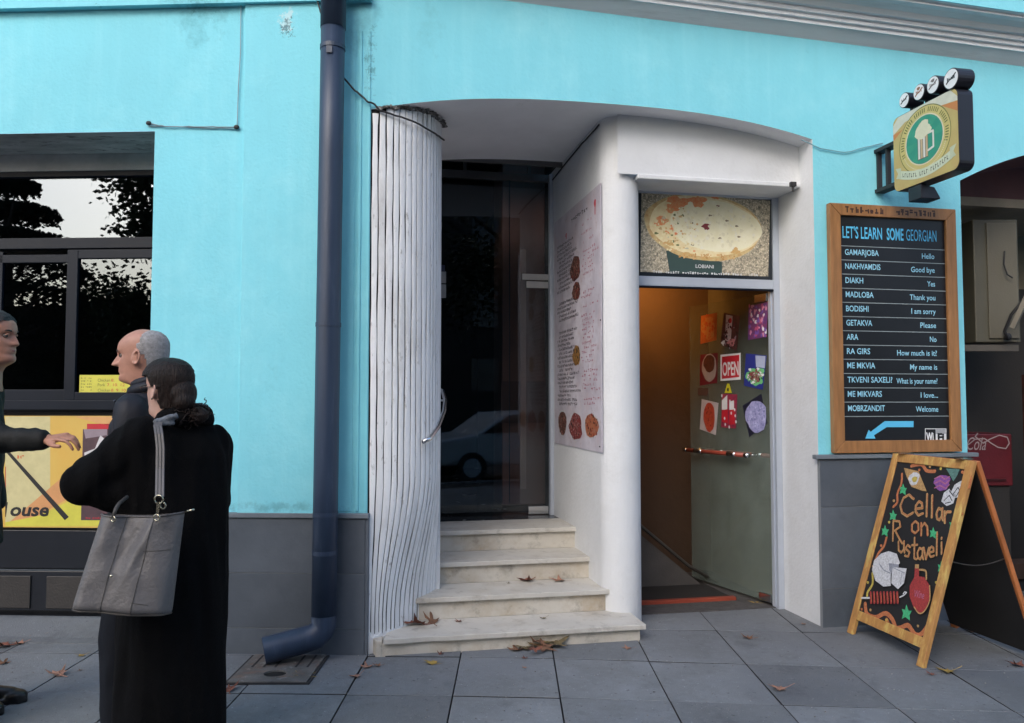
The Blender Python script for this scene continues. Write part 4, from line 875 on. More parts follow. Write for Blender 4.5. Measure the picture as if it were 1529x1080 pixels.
wire('corner_cable', [hit(1182, 222, F(2.975, 0, 0), UF) + UF * -.01, F(2.93, .25, 3.2), F(2.92, .30, 3.06), F(2.90, .14, 3.02)], .006, 'grey cable hanging in the upper right corner over the cellar door', mat('grey_wire', (.2, .27, .31), .6))
b = MB(); b.box(F, (2.895, .125, 3.0), (2.935, .153, 3.03)); b.tube([F(2.915, .14, 3.0), F(2.915, .14, 2.965)], .009, 8); one(b, 'small_sensor', M_WIRE, 'small black sensor under the white header at the right of the cellar door', 'sensor')

# ============================================================ learn-georgian board
lb_ = thing('phrase_board', 'tall wood framed black board of Georgian phrases hung on the aqua pier', 'board', F(3.56, 0, 1.164))
u0, u1, z0, z1 = 3.072, 4.052, 1.150, 2.846; fw = .082
b = MB(); b.box(F, (u0 + .01, -.035, z0 + .01), (u1 - .01, -.012, z1 - .01)); b.build('black_panel', M_BOARD, lb_)
def mitre(pts, m=M_TWOOD):
    b = MB(); b.prism([F(u, -.010, z) for u, z in pts], -NF * .045); b.build('frame_rail', m, lb_, bevel=.003)
g_ = .0015
mitre([(u0, z1), (u1, z1), (u1 - fw, z1 - fw + g_), (u0 + fw, z1 - fw + g_)]); mitre([(u0, z0), (u0 + fw, z0 + fw), (u1 - fw, z0 + fw), (u1, z0)])
mitre([(u0, z0 + g_ * 2), (u0, z1 - g_ * 2), (u0 + fw - g_, z1 - fw), (u0 + fw - g_, z0 + fw)]); mitre([(u1, z0 + g_ * 2), (u1 - fw + g_, z0 + fw), (u1 - fw + g_, z1 - fw), (u1, z1 - g_ * 2)])
A = Art(F(0, -.035, 0), UF, Z, -NF)
ui0, ui1 = u0 + fw, u1 - fw
rows = ['GAMARJOBA|Hello', 'NAKHVAMDIS|Good bye', 'DIAKH|Yes', 'MADLOBA|Thank you', 'BODISHI|I am sorry', 'GETAKVA|Please', 'ARA|No', 'RA GIRS|How much is it?', 'ME MKVIA|My name is', 'TKVENI SAXELI?|What is your name?', 'ME MIKVARS|I love...', 'MOBRZANDIT|Welcome']
ztop = A.uv(1256, 367)[1]; zbot = A.uv(1258, 622)[1]; pr = (ztop - zbot) / 12
ul = A.uv(1264, 500)[0]; ur = A.uv(1398, 500)[0]
A.text("LET'S LEARN", A.uv(1258, 352)[0], ztop + .055, A.uv(1317, 352)[0] - A.uv(1258, 352)[0], .083, M_CYAN, bold=.012)
A.text("SOME", A.uv(1324, 352)[0], ztop + .055, A.uv(1349, 352)[0] - A.uv(1324, 352)[0], .083, M_CYAN, bold=.022)
A.text("GEORGIAN", A.uv(1353, 352)[0], ztop + .055, A.uv(1398, 352)[0] - A.uv(1353, 352)[0], .083, M_CYAN)
wl = [50, 52, 26, 41, 33, 38, 17, 34, 41, 66, 50, 54]; wr = [19, 36, 12, 39, 37, 24, 10, 60, 41, 62, 26, 34]
upp = (ur - ul) / (1398 - 1264)
for i, r_ in enumerate(rows):
    a, c = r_.split('|'); zb_ = ztop - pr * (i + 1)
    A.text(a, ul, zb_ + .036, wl[i] * upp, .040, M_CYAN2, bold=.012); A.text(c, ur, zb_ + .030, wr[i] * upp, .038, M_CYAN2, 'r', bold=.01)
for i in range(13):
    zb_ = ztop - pr * i; A.rect(ui0, zb_ - .003, ui1, zb_ + .002, M_LINE)
A.pxpoly([(1364, 629), (1364, 638), (1324, 638), (1305, 650), (1307, 655), (1292, 655), (1297, 642), (1300, 645), (1321, 629)], M_CYAN)
A.layer(); A.pxpoly([(1381, 640), (1413, 640), (1413, 662), (1381, 661)], Wt); A.layer(); A.pxpoly([(1382, 641), (1397, 641), (1397, 660), (1382, 660)], K); A.pxpoly([(1397.5, 640.5), (1412.5, 640.5), (1412.5, 648), (1397.5, 648)], flat('grey', (.35, .36, .38))); A.layer()
x, y = A.uv(1383, 658); A.text('Wi', x, y, .058, .055, Wt, bold=.04); x, y = A.uv(1400, 659); A.text('Fi', x, y, .052, .055, K, bold=.05)
A.build('lettering', lb_)
A = Art(F(0, -.055, 0), UF, Z, -NF); bk = flat('burnt', (.05, .02, .012))
x, y = A.uv(1262, 316); x2, _ = A.uv(1321, 316); A.scrib(x, z1 - .062, x2 - x, .045, bk, n=8, seed=5, dens=1)
x, y = A.uv(1338, 316); x2, _ = A.uv(1398, 316); A.scrib(x, z1 - .062, x2 - x, .045, bk, n=9, seed=8, dens=1)
A.build('burnt_lettering', lb_)

# ============================================================ beer sign
bs = thing('beer_sign', 'square projecting beer mug sign with four round badges on top', 'sign', F(3.49, -.5, 2.9))
su, sn0, sn1, sz0, sz1 = 3.44, -.225, -.815, 2.885, 3.385
def rr(x0, z0, x1, z1, r, k=5):
    pts = []
    for cx_, cz_, a0 in ((x1 - r, z1 - r, 0), (x0 + r, z1 - r, 90), (x0 + r, z0 + r, 180), (x1 - r, z0 + r, 270)):
        for i in range(k + 1): t = R(a0 + 90 * i / k); pts.append((cx_ + r * math.cos(t), cz_ + r * math.sin(t)))
    return pts
sw = sn0 - sn1
def SG(x, z, d=0): return F(su + d, sn0 - x, z)         # x grows away from the wall
b = MB(); b.prism([SG(x, z) for x, z in rr(0, sz0, sw, sz1, .05)], UF * .105); b.build('sign_box', mat('black_plastic', (.012, .012, .018), .35, bump=.02), bs, bevel=.004)
A = Art(F(su, sn0, 0), -NF, Z, -UF)
cx_, cz_ = sw / 2, (sz0 + sz1) / 2
A.poly(rr(.004, sz0 + .004, sw - .004, sz1 - .004, .045), mottle('sign_gold', (.44, .37, .13), (.40, .29, .11), 6)); A.layer()
A.poly([(.004, sz1 - .11), (.12, sz1 - .06), (.3, sz1 - .05), (sw - .004, sz1 - .085), (sw - .004, sz1 - .06), (sw - .06, sz1 - .004), (.06, sz1 - .004), (.004, sz1 - .05)], flat('foam', (.55, .56, .47)))
A.poly([(.004, sz1 - .15), (.1, sz1 - .1), (.004, sz1 - .108)], flat('rust', (.5, .2, .06))); A.poly([(sw - .004, sz1 - .15), (sw - .14, sz1 - .07), (sw - .004, sz1 - .088)], flat('rust', (.5, .2, .06))); A.layer()
dk = flat('olive', (.13, .15, .04)); grn = mottle('sign_green', (.02, .20, .13), (.03, .26, .18), 4)
A.blob(cx_, cz_ + .02, .235, .215, dk, n=48, rough=0); A.layer(); A.blob(cx_, cz_ + .02, .229, .209, flat('gold2', (.52, .44, .16)), n=48, rough=0); A.layer()
A.blob(cx_, cz_ + .02, .175, .160, CRM, n=40, rough=0); A.layer(); A.blob(cx_, cz_ + .02, .165, .152, grn, n=40, rough=0); A.layer()
lt = flat('sign_green2', (.04, .28, .18))
for i in range(0, 16, 2):
    t0, t1 = 2 * math.pi * i / 16, 2 * math.pi * (i + 1) / 16
    A.poly([(cx_, cz_ + .02), (cx_ + .163 * math.cos(t0), cz_ + .02 + .15 * math.sin(t0)), (cx_ + .163 * math.cos(t1), cz_ + .02 + .15 * math.sin(t1))], lt)
A.layer()
for i in range(44):   # ring lettering marks
    t = R(-20) + R(220) * i / 43; r_ = .202
    if i % 7 == 6: continue
    x, y = cx_ + r_ * math.cos(t), cz_ + .02 + .185 * math.sin(t); c_, s2 = math.cos(t), math.sin(t); h_, w_ = .014, .004
    A.poly([(x - c_ * h_ + s2 * w_, y - s2 * h_ - c_ * w_), (x + c_ * h_ + s2 * w_, y + s2 * h_ - c_ * w_), (x + c_ * h_ - s2 * w_, y + s2 * h_ + c_ * w_), (x - c_ * h_ - s2 * w_, y - s2 * h_ + c_ * w_)], dk)
for i in range(40):
    t = R(200) + R(140) * i / 39; x, y = cx_ + .2 * math.cos(t), cz_ + .02 + .185 * math.sin(t); A.blob(x, y, .004, .004, CRM, n=6)
A.layer()
A.rect(cx_ - .06, cz_ - .10, cx_ + .035, cz_ + .06, flat('mug_dark', (.10, .12, .10))); A.layer()
for k in range(4): A.rect(cx_ - .055 + .023 * k, cz_ - .095, cx_ - .037 + .023 * k, cz_ + .05, [flat('mug_pale', (.6, .6, .55)), flat('mug_tan', (.5, .38, .22))][k % 2])
A.stroke([(cx_ + .035, cz_ + .05), (cx_ + .082, cz_ + .05), (cx_ + .082, cz_ - .05), (cx_ + .035, cz_ - .06)], .014, flat('mug_pale', (.6, .6, .55)))
A.layer(); A.blob(cx_ - .01, cz_ + .075, .075, .045, flat('foam2', (.60, .60, .44)), n=24, rough=.07, seed=3); A.k += 1; A.blob(cx_ - .0, cz_ + .115, .045, .03, flat('foam2', (.60, .60, .44)), n=20, rough=.07, seed=6)
A.layer()
rib = [(cx_ + x, cz_ - .135 - .075 * math.cos(x / .24 * 1.2) + .02) for x in [-.24 + .02 * i for i in range(25)]]
A.poly([(x, y - .028) for x, y in rib] + [(x, y + .028) for x, y in rib][::-1], flat('ribbon', (.52, .58, .44))); A.layer()
A.poly([(rib[0][0] - .03, rib[0][1] - .02), (rib[0][0] + .02, rib[0][1] - .03), (rib[0][0] + .02, rib[0][1] + .04), (rib[0][0] - .035, rib[0][1] + .05), (rib[0][0] - .01, rib[0][1] + .01)], flat('ribbon2', (.45, .5, .36)))
A.poly([(rib[-1][0] + .03, rib[-1][1] - .02), (rib[-1][0] - .02, rib[-1][1] - .03), (rib[-1][0] - .02, rib[-1][1] + .04), (rib[-1][0] + .035, rib[-1][1] + .05), (rib[-1][0] + .01, rib[-1][1] + .01)], flat('ribbon2', (.45, .5, .36))); A.layer()
for i in range(2, 23):
    if i in (9, 14): continue
    x, y = rib[i]; A.rect(x - .006, y - .013, x - .002, y + .014, K); A.rect(x - .004, y + (.008 if i % 2 else -.012), x + .006, y + (.013 if i % 2 else -.007), K)
A.build('print', bs)
for k, (px_, py_, rd) in enumerate(((1352, 150, .050), (1374, 138, .053), (1395, 127, .056), (1422, 118, .064))):
    pt_ = hit(px_, py_, F(su, 0, 0), UF); c0 = pt_ - UF * .01
    b = MB(); b.tube([c0, c0 + UF * .115], rd, 24); bo = b.build('badge_drum', MATS['black_plastic'], bs, bevel=.004)
    a = Art(c0, -NF, Z, -UF); a.blob(0, 0, rd * .9, rd * .9, Wt, n=24, rough=0); a.layer(); a.k = 2
    inkb = [K, flat('badge_brown', (.25, .1, .05)), flat('badge_grey', (.15, .13, .13)), K][k]
    a.stroke([(-rd * .6, -rd * .3), (-rd * .2, -rd * .05), (rd * .1, 0), (rd * .6, rd * .35)], .010, inkb); a.scrib(-rd * .5, -rd * .1, rd, rd * .35, inkb, n=6, seed=k)
    if k in (1, 2): a.blob(0, rd * .45, rd * .3, rd * .2, inkb, n=8, rough=.3, seed=k)
    a.build('badge_print', bo)
    b = MB(); b.tube([c0 + UF * .055, c0 + UF * .055 - Z * (rd + .03)], .01, 6); b.build('stem', M_WIRE, bo)
for z in (2.955, 3.235):
    b = MB(); b.box(F, (3.455, sn0, z - .012), (3.53, -.002, z + .012)); b.build('bracket_arm', M_WIRE, bs)
for n_ in (-.004, -.10):
    b = MB(); b.box(F, (3.47, n_ - .02, 2.967), (3.50, n_, 3.223)); b.build('bracket_post', M_WIRE, bs)
fl_ = thing('floodlight', 'small black floodlight hanging beneath the beer sign', 'lamp', F(3.5, -.42, 2.85))
b = MB(); b.prism([F(3.44 + x, -.36, z) for x, z in ((0, 2.80), (.0, 2.88), (.10, 2.865), (.14, 2.80), (.14, 2.79), (0, 2.79))], -NF * .12); b.build('housing', MATS['black_plastic'], fl_, bevel=.004)
b = MB(); b.box(F, (3.48, -.45, 2.865), (3.50, -.39, 2.886)); b.build('bracket', M_WIRE, fl_)

# ============================================================ sandwich board
sb = thing('sandwich_board', 'orange wood A-frame chalkboard reading Cellar on Rustaveli, standing by the pier', 'sandwich board', (2.5, 4.9, 0))
B0 = G(1264, 944); B1 = G(1377, 998)
Us = (B1 - B0); Us.z = 0; WB = Us.length; Us.normalize(); Ls = Vector((-Us.y, Us.x, 0));
if Ls.x < 0: Ls = -Ls
HB = 1.155; lean = .365; Vs = (Ls * lean + Z * HB); LB = Vs.length; Vs.normalize(); Ns = Us.cross(Vs).normalized()
if Ns.x > 0: Ns = -Ns
def S1(x, t, y): return B0 + Us * x - Ns * t + Vs * y        # front leaf
apex = B0 + Vs * LB
V2 = (Ls * lean * 1.05 - Z * HB).normalized(); N2 = Us.cross(V2).normalized()
if N2.x < 0: N2 = -N2
def S2(x, t, y): return B0 + Us * x + Vs * LB + Ls * .045 - N2 * t + V2 * y
st = .055
def leaf(S, flip, mm, name):
    y = (lambda a: a) if not flip else (lambda a: a)
    lo, hi = (.0, LB)
    for x0, x1 in ((0, st), (WB - st, WB)):
        b = MB(); b.box(S, (x0, 0, lo), (x1, .028, hi)); b.build('stile', mm, sb, bevel=.004)
    r1 = (.10, .16) if not flip else (LB - .16, LB - .10); r2 = (LB - st, LB) if not flip else (0, st)
    for y0, y1 in (r1, r2):
        b = MB(); b.box(S, (st + .0005, .002, y0), (WB - st - .0005, .026, y1)); b.build('cross_rail', mm, sb, bevel=.003)
    py0, py1 = (r1[1], r2[0]) if not flip else (r2[1], LB - .02)
    b = MB(); b.box(S, *(((st, .010, py0), (WB - st, .018, py1)) if not flip else ((.012, .0285, .05), (WB - .02, .033, LB - .03)))); b.build('chalk_panel', M_BOARD2, sb)
leaf(S1, False, M_OWOOD, 'f'); leaf(S2, True, mat('rear_pine', (.48, .16, .05), .45, var=.2, stretch=(5, 5, .8)), 'r')
for x in (.1, WB - .1):
    b = MB(); c0 = B0 + Us * x + Vs * LB; b.box(lambda a, t, z: c0 + Us * a + Ls * t + Z * z, (-.03, -.02, .002), (.03, .06, .008)); b.build('hinge', M_BRASS, sb)
b = MB(); b.tube([S1(WB - .02, .03, .62).lerp(S2(WB - .02, .03, LB - .62), t) - Z * .03 * math.sin(math.pi * t) for t in [i / 12 for i in range(13)]], .004, 6); b.build('chain', mat('dull_chain', (.08, .07, .06), .4, .6), sb, smooth=True)
A = Art(S1(0, .010, 0), Us, Vs, Ns)
ch = {k: mat('chalk_' + k, c, .9, var=.25, scale=90, bump=.2) for k, c in dict(orange=(.50, .17, .07), tan=(.47, .29, .12), yellow=(.50, .40, .08), green=(.06, .45, .20), purple=(.24, .08, .34), white=(.60, .62, .66), grey=(.28, .30, .36), red=(.36, .04, .04), dark=(.03, .03, .035), teal=(.10, .22, .20), pink=(.42, .14, .25)).items()}
# wavy border
def wav(pts, w, m):
    q = []; V_ = [Vector(A.uv(*p)) for p in pts]
    for i in range(len(V_) - 1):
        p0 = V_[max(0, i - 1)]; p1 = V_[i]; p2 = V_[i + 1]; p3 = V_[min(len(V_) - 1, i + 2)]
        for k in range(5):
            t = k / 5; q.append(tuple(.5 * ((2 * p1) + (p2 - p0) * t + (2 * p0 - 5 * p1 + 4 * p2 - p3) * t * t + (3 * p1 - p0 - 3 * p2 + p3) * t ** 3)))
    q.append(tuple(V_[-1])); A.stroke(q, w, m)
wav([(1361, 696), (1376, 694), (1384, 703), (1396, 704)], .022, ch['orange'])
wav([(1347, 708), (1346, 722), (1340, 738), (1340, 750), (1334, 757)], .018, ch['orange'])
wav([(1437, 705), (1449, 712), (1447, 728)], .02, ch['orange'])
wav([(1440, 742), (1432, 758), (1436, 768)], .022, ch['orange'])
wav([(1424, 800), (1416, 816), (1419, 830), (1414, 842)], .02, ch['orange'])
wav([(1324, 803), (1320, 816), (1312, 826), (1307, 837)], .018, ch['orange'])
wav([(1303, 856), (1303, 872), (1296, 884), (1295, 890)], .018, ch['yellow'])
wav([(1292, 902), (1295, 917), (1308, 922), (1322, 916), (1332, 924), (1337, 936)], .028, ch['orange'])
wav([(1324, 926), (1330, 937), (1344, 938), (1356, 934), (1366, 947), (1376, 947), (1388, 930), (1392, 918)], .028, ch['orange'])
wav([(1407, 856), (1402, 872), (1398, 888)], .022, ch['tan'])
for i, (x, y) in enumerate(((1389, 697), (1405, 700), (1373, 702), (1335, 748), (1328, 780), (1316, 815), (1304, 846), (1296, 870), (1287, 910), (1300, 911), (1324, 926), (1350, 944), (1371, 935), (1398, 870))):
    A.pxblob(x, y, 2, 2.2, [ch['tan'], ch['yellow'], ch['orange']][i % 3], n=7, rough=.1)
A.layer()
# egg bread
A.pxpoly([(1350, 699), (1355, 700), (1372, 704), (1380, 724), (1384, 734), (1377, 733), (1361, 727), (1354, 712)], ch['tan']); A.layer(); A.pxblob(1365, 715, 8, 10, ch['white'], rot=.0); A.layer(); A.pxblob(1366, 716, 4, 4.5, ch['yellow'])
A.pxblob(1407, 721, 12, 12, ch['purple'], rough=.08); A.layer()
for t in range(3): A.pxstroke([(1396, 715 + 7 * t), (1404, 711 + 7 * t), (1412, 716 + 7 * t), (1418, 712 + 6 * t)], .008, ch['pink'])
A.pxpoly([(1413, 700), (1434, 700), (1430, 710), (1424, 719), (1418, 708)], ch['teal'])
A.pxpoly([(1406, 749), (1410, 736), (1418, 730), (1422, 737), (1428, 738), (1424, 752), (1414, 756)], ch['white']); A.pxpoly([(1420, 736), (1426, 724), (1436, 718), (1439, 730), (1436, 742), (1426, 744)], ch['white']); A.layer()
for q in ([(1410, 748), (1418, 740), (1422, 748)], [(1424, 738), (1431, 728), (1435, 736)], [(1412, 752), (1420, 750)], [(1428, 742), (1434, 732)], [(1418, 733), (1424, 741)]): A.pxstroke(q, .006, ch['dark'])
A.layer()
for i, (x, y) in enumerate(((1349, 731), (1334, 770), (1322, 793), (1394, 796), (1423, 784), (1406, 847), (1354, 915))):
    s_ = 1.35 if i == 6 else 1
    A.pxpoly([(x, y - 9 * s_), (x + 2.5 * s_, y - 2 * s_), (x + 6 * s_, y - 2 * s_), (x + 3.5 * s_, y + 3 * s_), (x + 4 * s_, y + 9 * s_), (x - 1 * s_, y + 5 * s_), (x - 5 * s_, y + 7 * s_), (x - 3.5 * s_, y + 1 * s_), (x - 5 * s_, y - 4 * s_), (x - 1.5 * s_, y - 3 * s_)], ch['green'])
# hand lettering
GL = {'C': [[(.9, .8), (.6, 1), (.25, .85), (.05, .5), (.15, .15), (.5, 0), (.85, .15)]], 'e': [[(.1, .32), (.8, .38), (.75, .62), (.45, .72), (.15, .5), (.12, .2), (.4, 0), (.85, .1)]], 'l': [[(.5, 1.05), (.42, 0)]],
      'a': [[(.8, .6), (.4, .7), (.12, .4), (.2, .08), (.5, 0), (.78, .25)], [(.85, .7), (.8, .2), (.95, 0)]], 'r': [[(.2, .7), (.25, 0)], [(.25, .45), (.5, .68), (.9, .66)]], 'o': [[(.5, .7), (.15, .5), (.15, .15), (.5, 0), (.85, .2), (.82, .55), (.5, .7)]],
      'n': [[(.15, .7), (.15, 0)], [(.15, .45), (.5, .7), (.8, .5), (.85, 0)]], 'R': [[(.2, 1), (.15, 0)], [(.2, 1), (.7, .95), (.8, .7), (.3, .5)], [(.35, .5), (.95, -.15)]], 'u': [[(.12, .7), (.15, .15), (.45, 0), (.78, .2), (.82, .7)], [(.82, .7), (.88, 0)]],
      's': [[(.85, .6), (.5, .72), (.2, .52), (.75, .25), (.55, 0), (.12, .06)]], 't': [[(.5, 1), (.45, .05), (.75, 0)], [(.15, .65), (.85, .68)]], 'v': [[(.1, .7), (.45, 0), (.85, .7)]], 'i': [[(.5, .65), (.5, 0)], [(.5, .85), (.52, .92)]]}
rl = random.Random(2)
def hand(word, pts, hs, m_a, m_b, lw):
    for c, (px_, py_), (hh, ww) in zip(word, pts, hs):
        for si, stt in enumerate(GL[c]):
            q = []
            for i in range(len(stt) - 1):
                for k in range(3): t = k / 3; q.append((stt[i][0] * (1 - t) + stt[i + 1][0] * t, stt[i][1] * (1 - t) + stt[i + 1][1] * t))
            q.append(stt[-1])
            qq = [A.uv(px_ + a * ww, py_ - b_ * hh) for a, b_ in q]
            A.stroke([(a + rl.uniform(-.001, .001), b_ + rl.uniform(-.001, .001)) for a, b_ in qq], lw, m_a); A.k += 1
            A.stroke([(a + lw * .25, b_ + lw * .1) for a, b_ in qq[::1]], lw * .38, m_b); A.k += 1
hand('Cellar', [(1344, 771), (1366, 770), (1381, 771), (1389, 773), (1398, 777), (1409, 781)], [(32, 23), (29, 15), (31, 8), (31, 8), (25, 12), (24, 13)], ch['tan'], ch['orange'], .017)
hand('on', [(1361, 797), (1375, 800)], [(26, 14), (26, 14)], ch['orange'], ch['tan'], .015)
hand('Rustaveli', [(1332, 808), (1342, 826), (1352, 832), (1362, 836), (1371, 836), (1381, 836), (1389, 833), (1398, 830), (1405, 828)], [(30, 18), (24, 12), (24, 11), (32, 12), (24, 11), (24, 10), (22, 10), (32, 8), (26, 8)], ch['tan'], ch['orange'], .014)
# cheese wheel
A.pxpoly([(1308, 838), (1318, 828), (1330, 824), (1342, 828), (1347, 842), (1340, 848), (1333, 852), (1333, 876), (1322, 877), (1310, 868), (1305, 852)], ch['white']); A.layer()
A.pxpoly([(1330, 842), (1345, 844), (1345, 848), (1336, 850), (1334, 858), (1331, 852)], ch['grey']); A.pxstroke([(1316, 843), (1322, 852), (1332, 857)], .007, ch['grey']); A.k += 1
A.pxpoly([(1335, 852), (1337, 848), (1357, 850), (1353, 872), (1344, 881), (1334, 872)], ch['white']); A.layer(); A.pxstroke([(1337, 849), (1346, 853), (1354, 857)], .005, ch['grey']); A.pxstroke([(1350, 855), (1348, 874)], .005, ch['grey']); A.layer()
# skewer
A.pxstroke([(1290, 894), (1302, 894)], .012, ch['white']); A.pxstroke([(1347, 893), (1353, 890), (1357, 886), (1354, 885), (1352, 888)], .008, ch['white'])
for k in range(9): A.pxstroke([(1303 + 5 * k, 886), (1304 + 5 * k, 901)], .018, ch['red']); 
A.layer()
for k in range(9): A.pxstroke([(1304 + 5 * k, 887), (1305 + 5 * k, 900)], .004, ch['orange'])
# jug
A.pxpoly([(1370, 845), (1376, 845), (1376, 862), (1384, 863), (1392, 876), (1392, 898), (1384, 914), (1376, 917), (1368, 908), (1362, 892), (1362, 876), (1369, 863)], ch['red']); A.layer()
A.pxpoly([(1370, 844), (1376, 844), (1376, 850), (1370, 850)], ch['tan']); wav([(1377, 852), (1386, 854), (1387, 866)], .012, ch['tan']); wav([(1392, 876), (1392, 898), (1384, 914), (1376, 917), (1369, 908)], .008, ch['tan']); A.layer()
x, y = A.uv(1368, 893); x2, y2 = A.uv(1386, 888); A.text('Wine', x, y, .085, .045, ch['pink'], ang=.12)
A.build('chalk_drawing', sb)

# ============================================================ passage at the right
w = MB(); w.keep = 1
w.quad(F(4.14, .0, -.01), F(4.14, 2.6, -.01), F(4.14, 2.6, 3.5), F(4.14, .0, 3.5))
w.build('passage_side_wall', mat('passage_beige', (.42, .36, .27), .85, var=.2, scale=3, bump=.2), B)
w = MB(); w.box(F, (4.1, 1.5, -.01), (8.5, 1.6, 3.6)); w.build('passage_back_wall', MATS['passage_beige'], B)
w = MB(); w.box(F, (4.14, .55, 3.05), (8.5, 1.5, 3.12)); w.build('passage_ceiling', mat('passage_ceiling', (.5, .42, .32), .85, var=.15), B)
w = MB(); w.box(F, (4.14, .551, 3.12), (8.5, .60, 3.6)); w.build('passage_upstand', MATS['maroon_soffit'], B)
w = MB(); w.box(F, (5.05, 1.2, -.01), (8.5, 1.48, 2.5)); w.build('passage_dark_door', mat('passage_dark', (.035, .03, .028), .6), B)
bx = thing('boiler_cabinet', 'tall cream metal cabinet on the passage wall right of the phrase board', 'cabinet', P(1480, 510, 6.3))
c0 = P(1452, 512, 6.35); c1 = P(1513, 330, 6.35)
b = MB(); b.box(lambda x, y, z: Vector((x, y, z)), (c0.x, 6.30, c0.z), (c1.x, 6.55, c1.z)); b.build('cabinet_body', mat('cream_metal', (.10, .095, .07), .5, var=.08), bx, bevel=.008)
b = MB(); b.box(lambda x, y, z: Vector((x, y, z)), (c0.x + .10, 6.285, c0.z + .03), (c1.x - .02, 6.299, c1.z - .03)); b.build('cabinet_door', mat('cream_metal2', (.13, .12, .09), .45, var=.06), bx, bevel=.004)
b = MB(); b.box(lambda x, y, z: Vector((x, y, z)), (c0.x - .1, 6.30, c0.z - .07), (c1.x - .02, 6.36, c0.z - .02)); b.build('shelf', mat('dim_shelf', (.1, .09, .075), .6), bx)
b = MB(); b.tube([P(1505, 508, 6.24), P(1500, 495, 6.24), P(1510, 470, 6.2), P(1535, 440, 6.1)], .012, 8); one(b, 'pipe_wire', M_WIRE, 'dark cable rising to the right from the cream cabinet', 'cable', smooth=True)
b = MB(); b.tube([P(1500, 375, 6.25), P(1499, 395, 6.25), P(1504, 410, 6.25), P(1512, 415, 6.25)], .006, 6); b.ell(P(1505, 503, 6.26), (.03, .02, .03), nu=8, nv=6); b.build('cabinet_cable', M_WIRE, bx)
b = MB(); b.beam(P(1512, 490, 6.1), P(1540, 430, 6.0), .035, .035); one(b, 'diagonal_bar', mat('pale_bar', (.22, .2, .16), .5), 'pale diagonal bar leaning beside the cream cabinet', 'bar')
# red drinks cooler
cc = thing('drinks_cooler', 'red drinks cooler with white script lettering standing in the dark passage', 'cooler', P(1480, 740, 6.1))
q0 = P(1442, 790, 6.1); q1 = P(1511, 648, 6.1)
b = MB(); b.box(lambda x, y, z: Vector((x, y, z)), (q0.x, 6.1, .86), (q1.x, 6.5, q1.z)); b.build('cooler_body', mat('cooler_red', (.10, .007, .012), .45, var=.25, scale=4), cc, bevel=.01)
b = MB(); b.box(lambda x, y, z: Vector((x, y, z)), (q0.x + .02, 6.12, 0.001), (q1.x - .02, 6.48, .859)); b.build('cooler_base', M_DARK, cc)
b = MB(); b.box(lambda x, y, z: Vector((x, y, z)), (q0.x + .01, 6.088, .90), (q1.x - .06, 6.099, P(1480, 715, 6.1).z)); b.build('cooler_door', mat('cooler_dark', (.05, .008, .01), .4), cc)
A = Art(Vector((0, 6.1, 0)), Vector((1, 0, 0)), Z, Vector((0, -1, 0))); sc = flat('script_white', (.3, .24, .24))
x, y = A.uv(1444, 672); A.text('Cola', x, y, .145, .10, sc, shear=.4)
A.pxstroke([(1446, 664), (1456, 656), (1470, 655), (1480, 662), (1490, 668), (1502, 670), (1507, 662), (1504, 653), (1492, 650), (1478, 656), (1468, 662), (1456, 652), (1460, 647)], .008, sc)
A.build('script', cc)
b = MB(); b.box(lambda x, y, z: Vector((x, y, z)), (P(1514, 600, 6.2).x, 6.0, 0), (P(1580, 600, 6.2).x, 6.1, P(1520, 560, 6.1).z)); one(b, 'dark_rack', mat('dark_red_rack', (.06, .015, .012), .6, var=.4, scale=12), 'dark red rack at the far right edge of the passage', 'rack')
w = MB(); w.box(F, (4.9, 1.0, -.01), (8.4, 1.19, .12)); w.build('passage_step', mat('brick_step', (.13, .075, .055), .8, var=.3), B)

# ============================================================ fallen leaves
def leafmesh(seed, curl):
    r_ = random.Random(seed); pts = []; n = 5
    for i in range(n):
        a = R(-120 + 60 * i) + r_.uniform(-.12, .12); ln = (1.0 if i == 2 else .82 if i in (1, 3) else .55) * r_.uniform(.85, 1.1)
        a0 = a - R(30)
        pts.append((math.sin(a0) * .34, math.cos(a0) * .34))
        pts.append((math.sin(a - .2) * ln * .68, math.cos(a - .2) * ln * .68)); pts.append((math.sin(a) * ln, math.cos(a) * ln)); pts.append((math.sin(a + .17) * ln * .64, math.cos(a + .17) * ln * .64))
    pts.append((.03, -.35)); pts.append((.02, -1.0)); pts.append((-.02, -1.0)); pts.append((-.03, -.3))
    vs = [(0, 0, 0.0)]; ca = r_.uniform(0, 6.28)
    for x, y in pts:
        d = math.hypot(x, y); w_ = x * math.cos(ca) + y * math.sin(ca)
        vs.append((x, y, curl * (.55 * w_ * w_ + .35 * noise.noise(Vector((x * 2, y * 2, seed))) * d)))
    mid = [((v[0]) * .5, v[1] * .5, v[2] * .3 + .02 * curl) for v in vs[1:]]
    k = len(pts); vs += mid; fs = []
    for i in range(k): j = (i + 1) % k; fs += [(0, 1 + k + i, 1 + k + j), (1 + k + i, 1 + i, 1 + j, 1 + k + j)]
    zmin = min(v[2] for v in vs); vs = [(v[0], v[1], v[2] - zmin) for v in vs]
    me = bpy.data.meshes.new('leaf'); me.from_pydata(vs, [], fs); me.update(); return me
LM = [leafmesh(i, c) for i, c in enumerate((.5, .9, .7, 1.2, .4, 1.4))]
def leaf_at(px_, py_, z, size, rot, mi, m, label, tilt=(0, 0), grp='dry leaves fallen on the pavement and steps'):
    me = LM[mi].copy(); me.materials.append(m); o = bpy.data.objects.new('fallen_leaf', me); C.objects.link(o)
    p = G(px_, py_, z); o.location = p + Z * .003; size *= 1.45; o.scale = (size, size, size); o.rotation_euler = (tilt[0], tilt[1], rot); tag(o, label, 'leaf', grp)
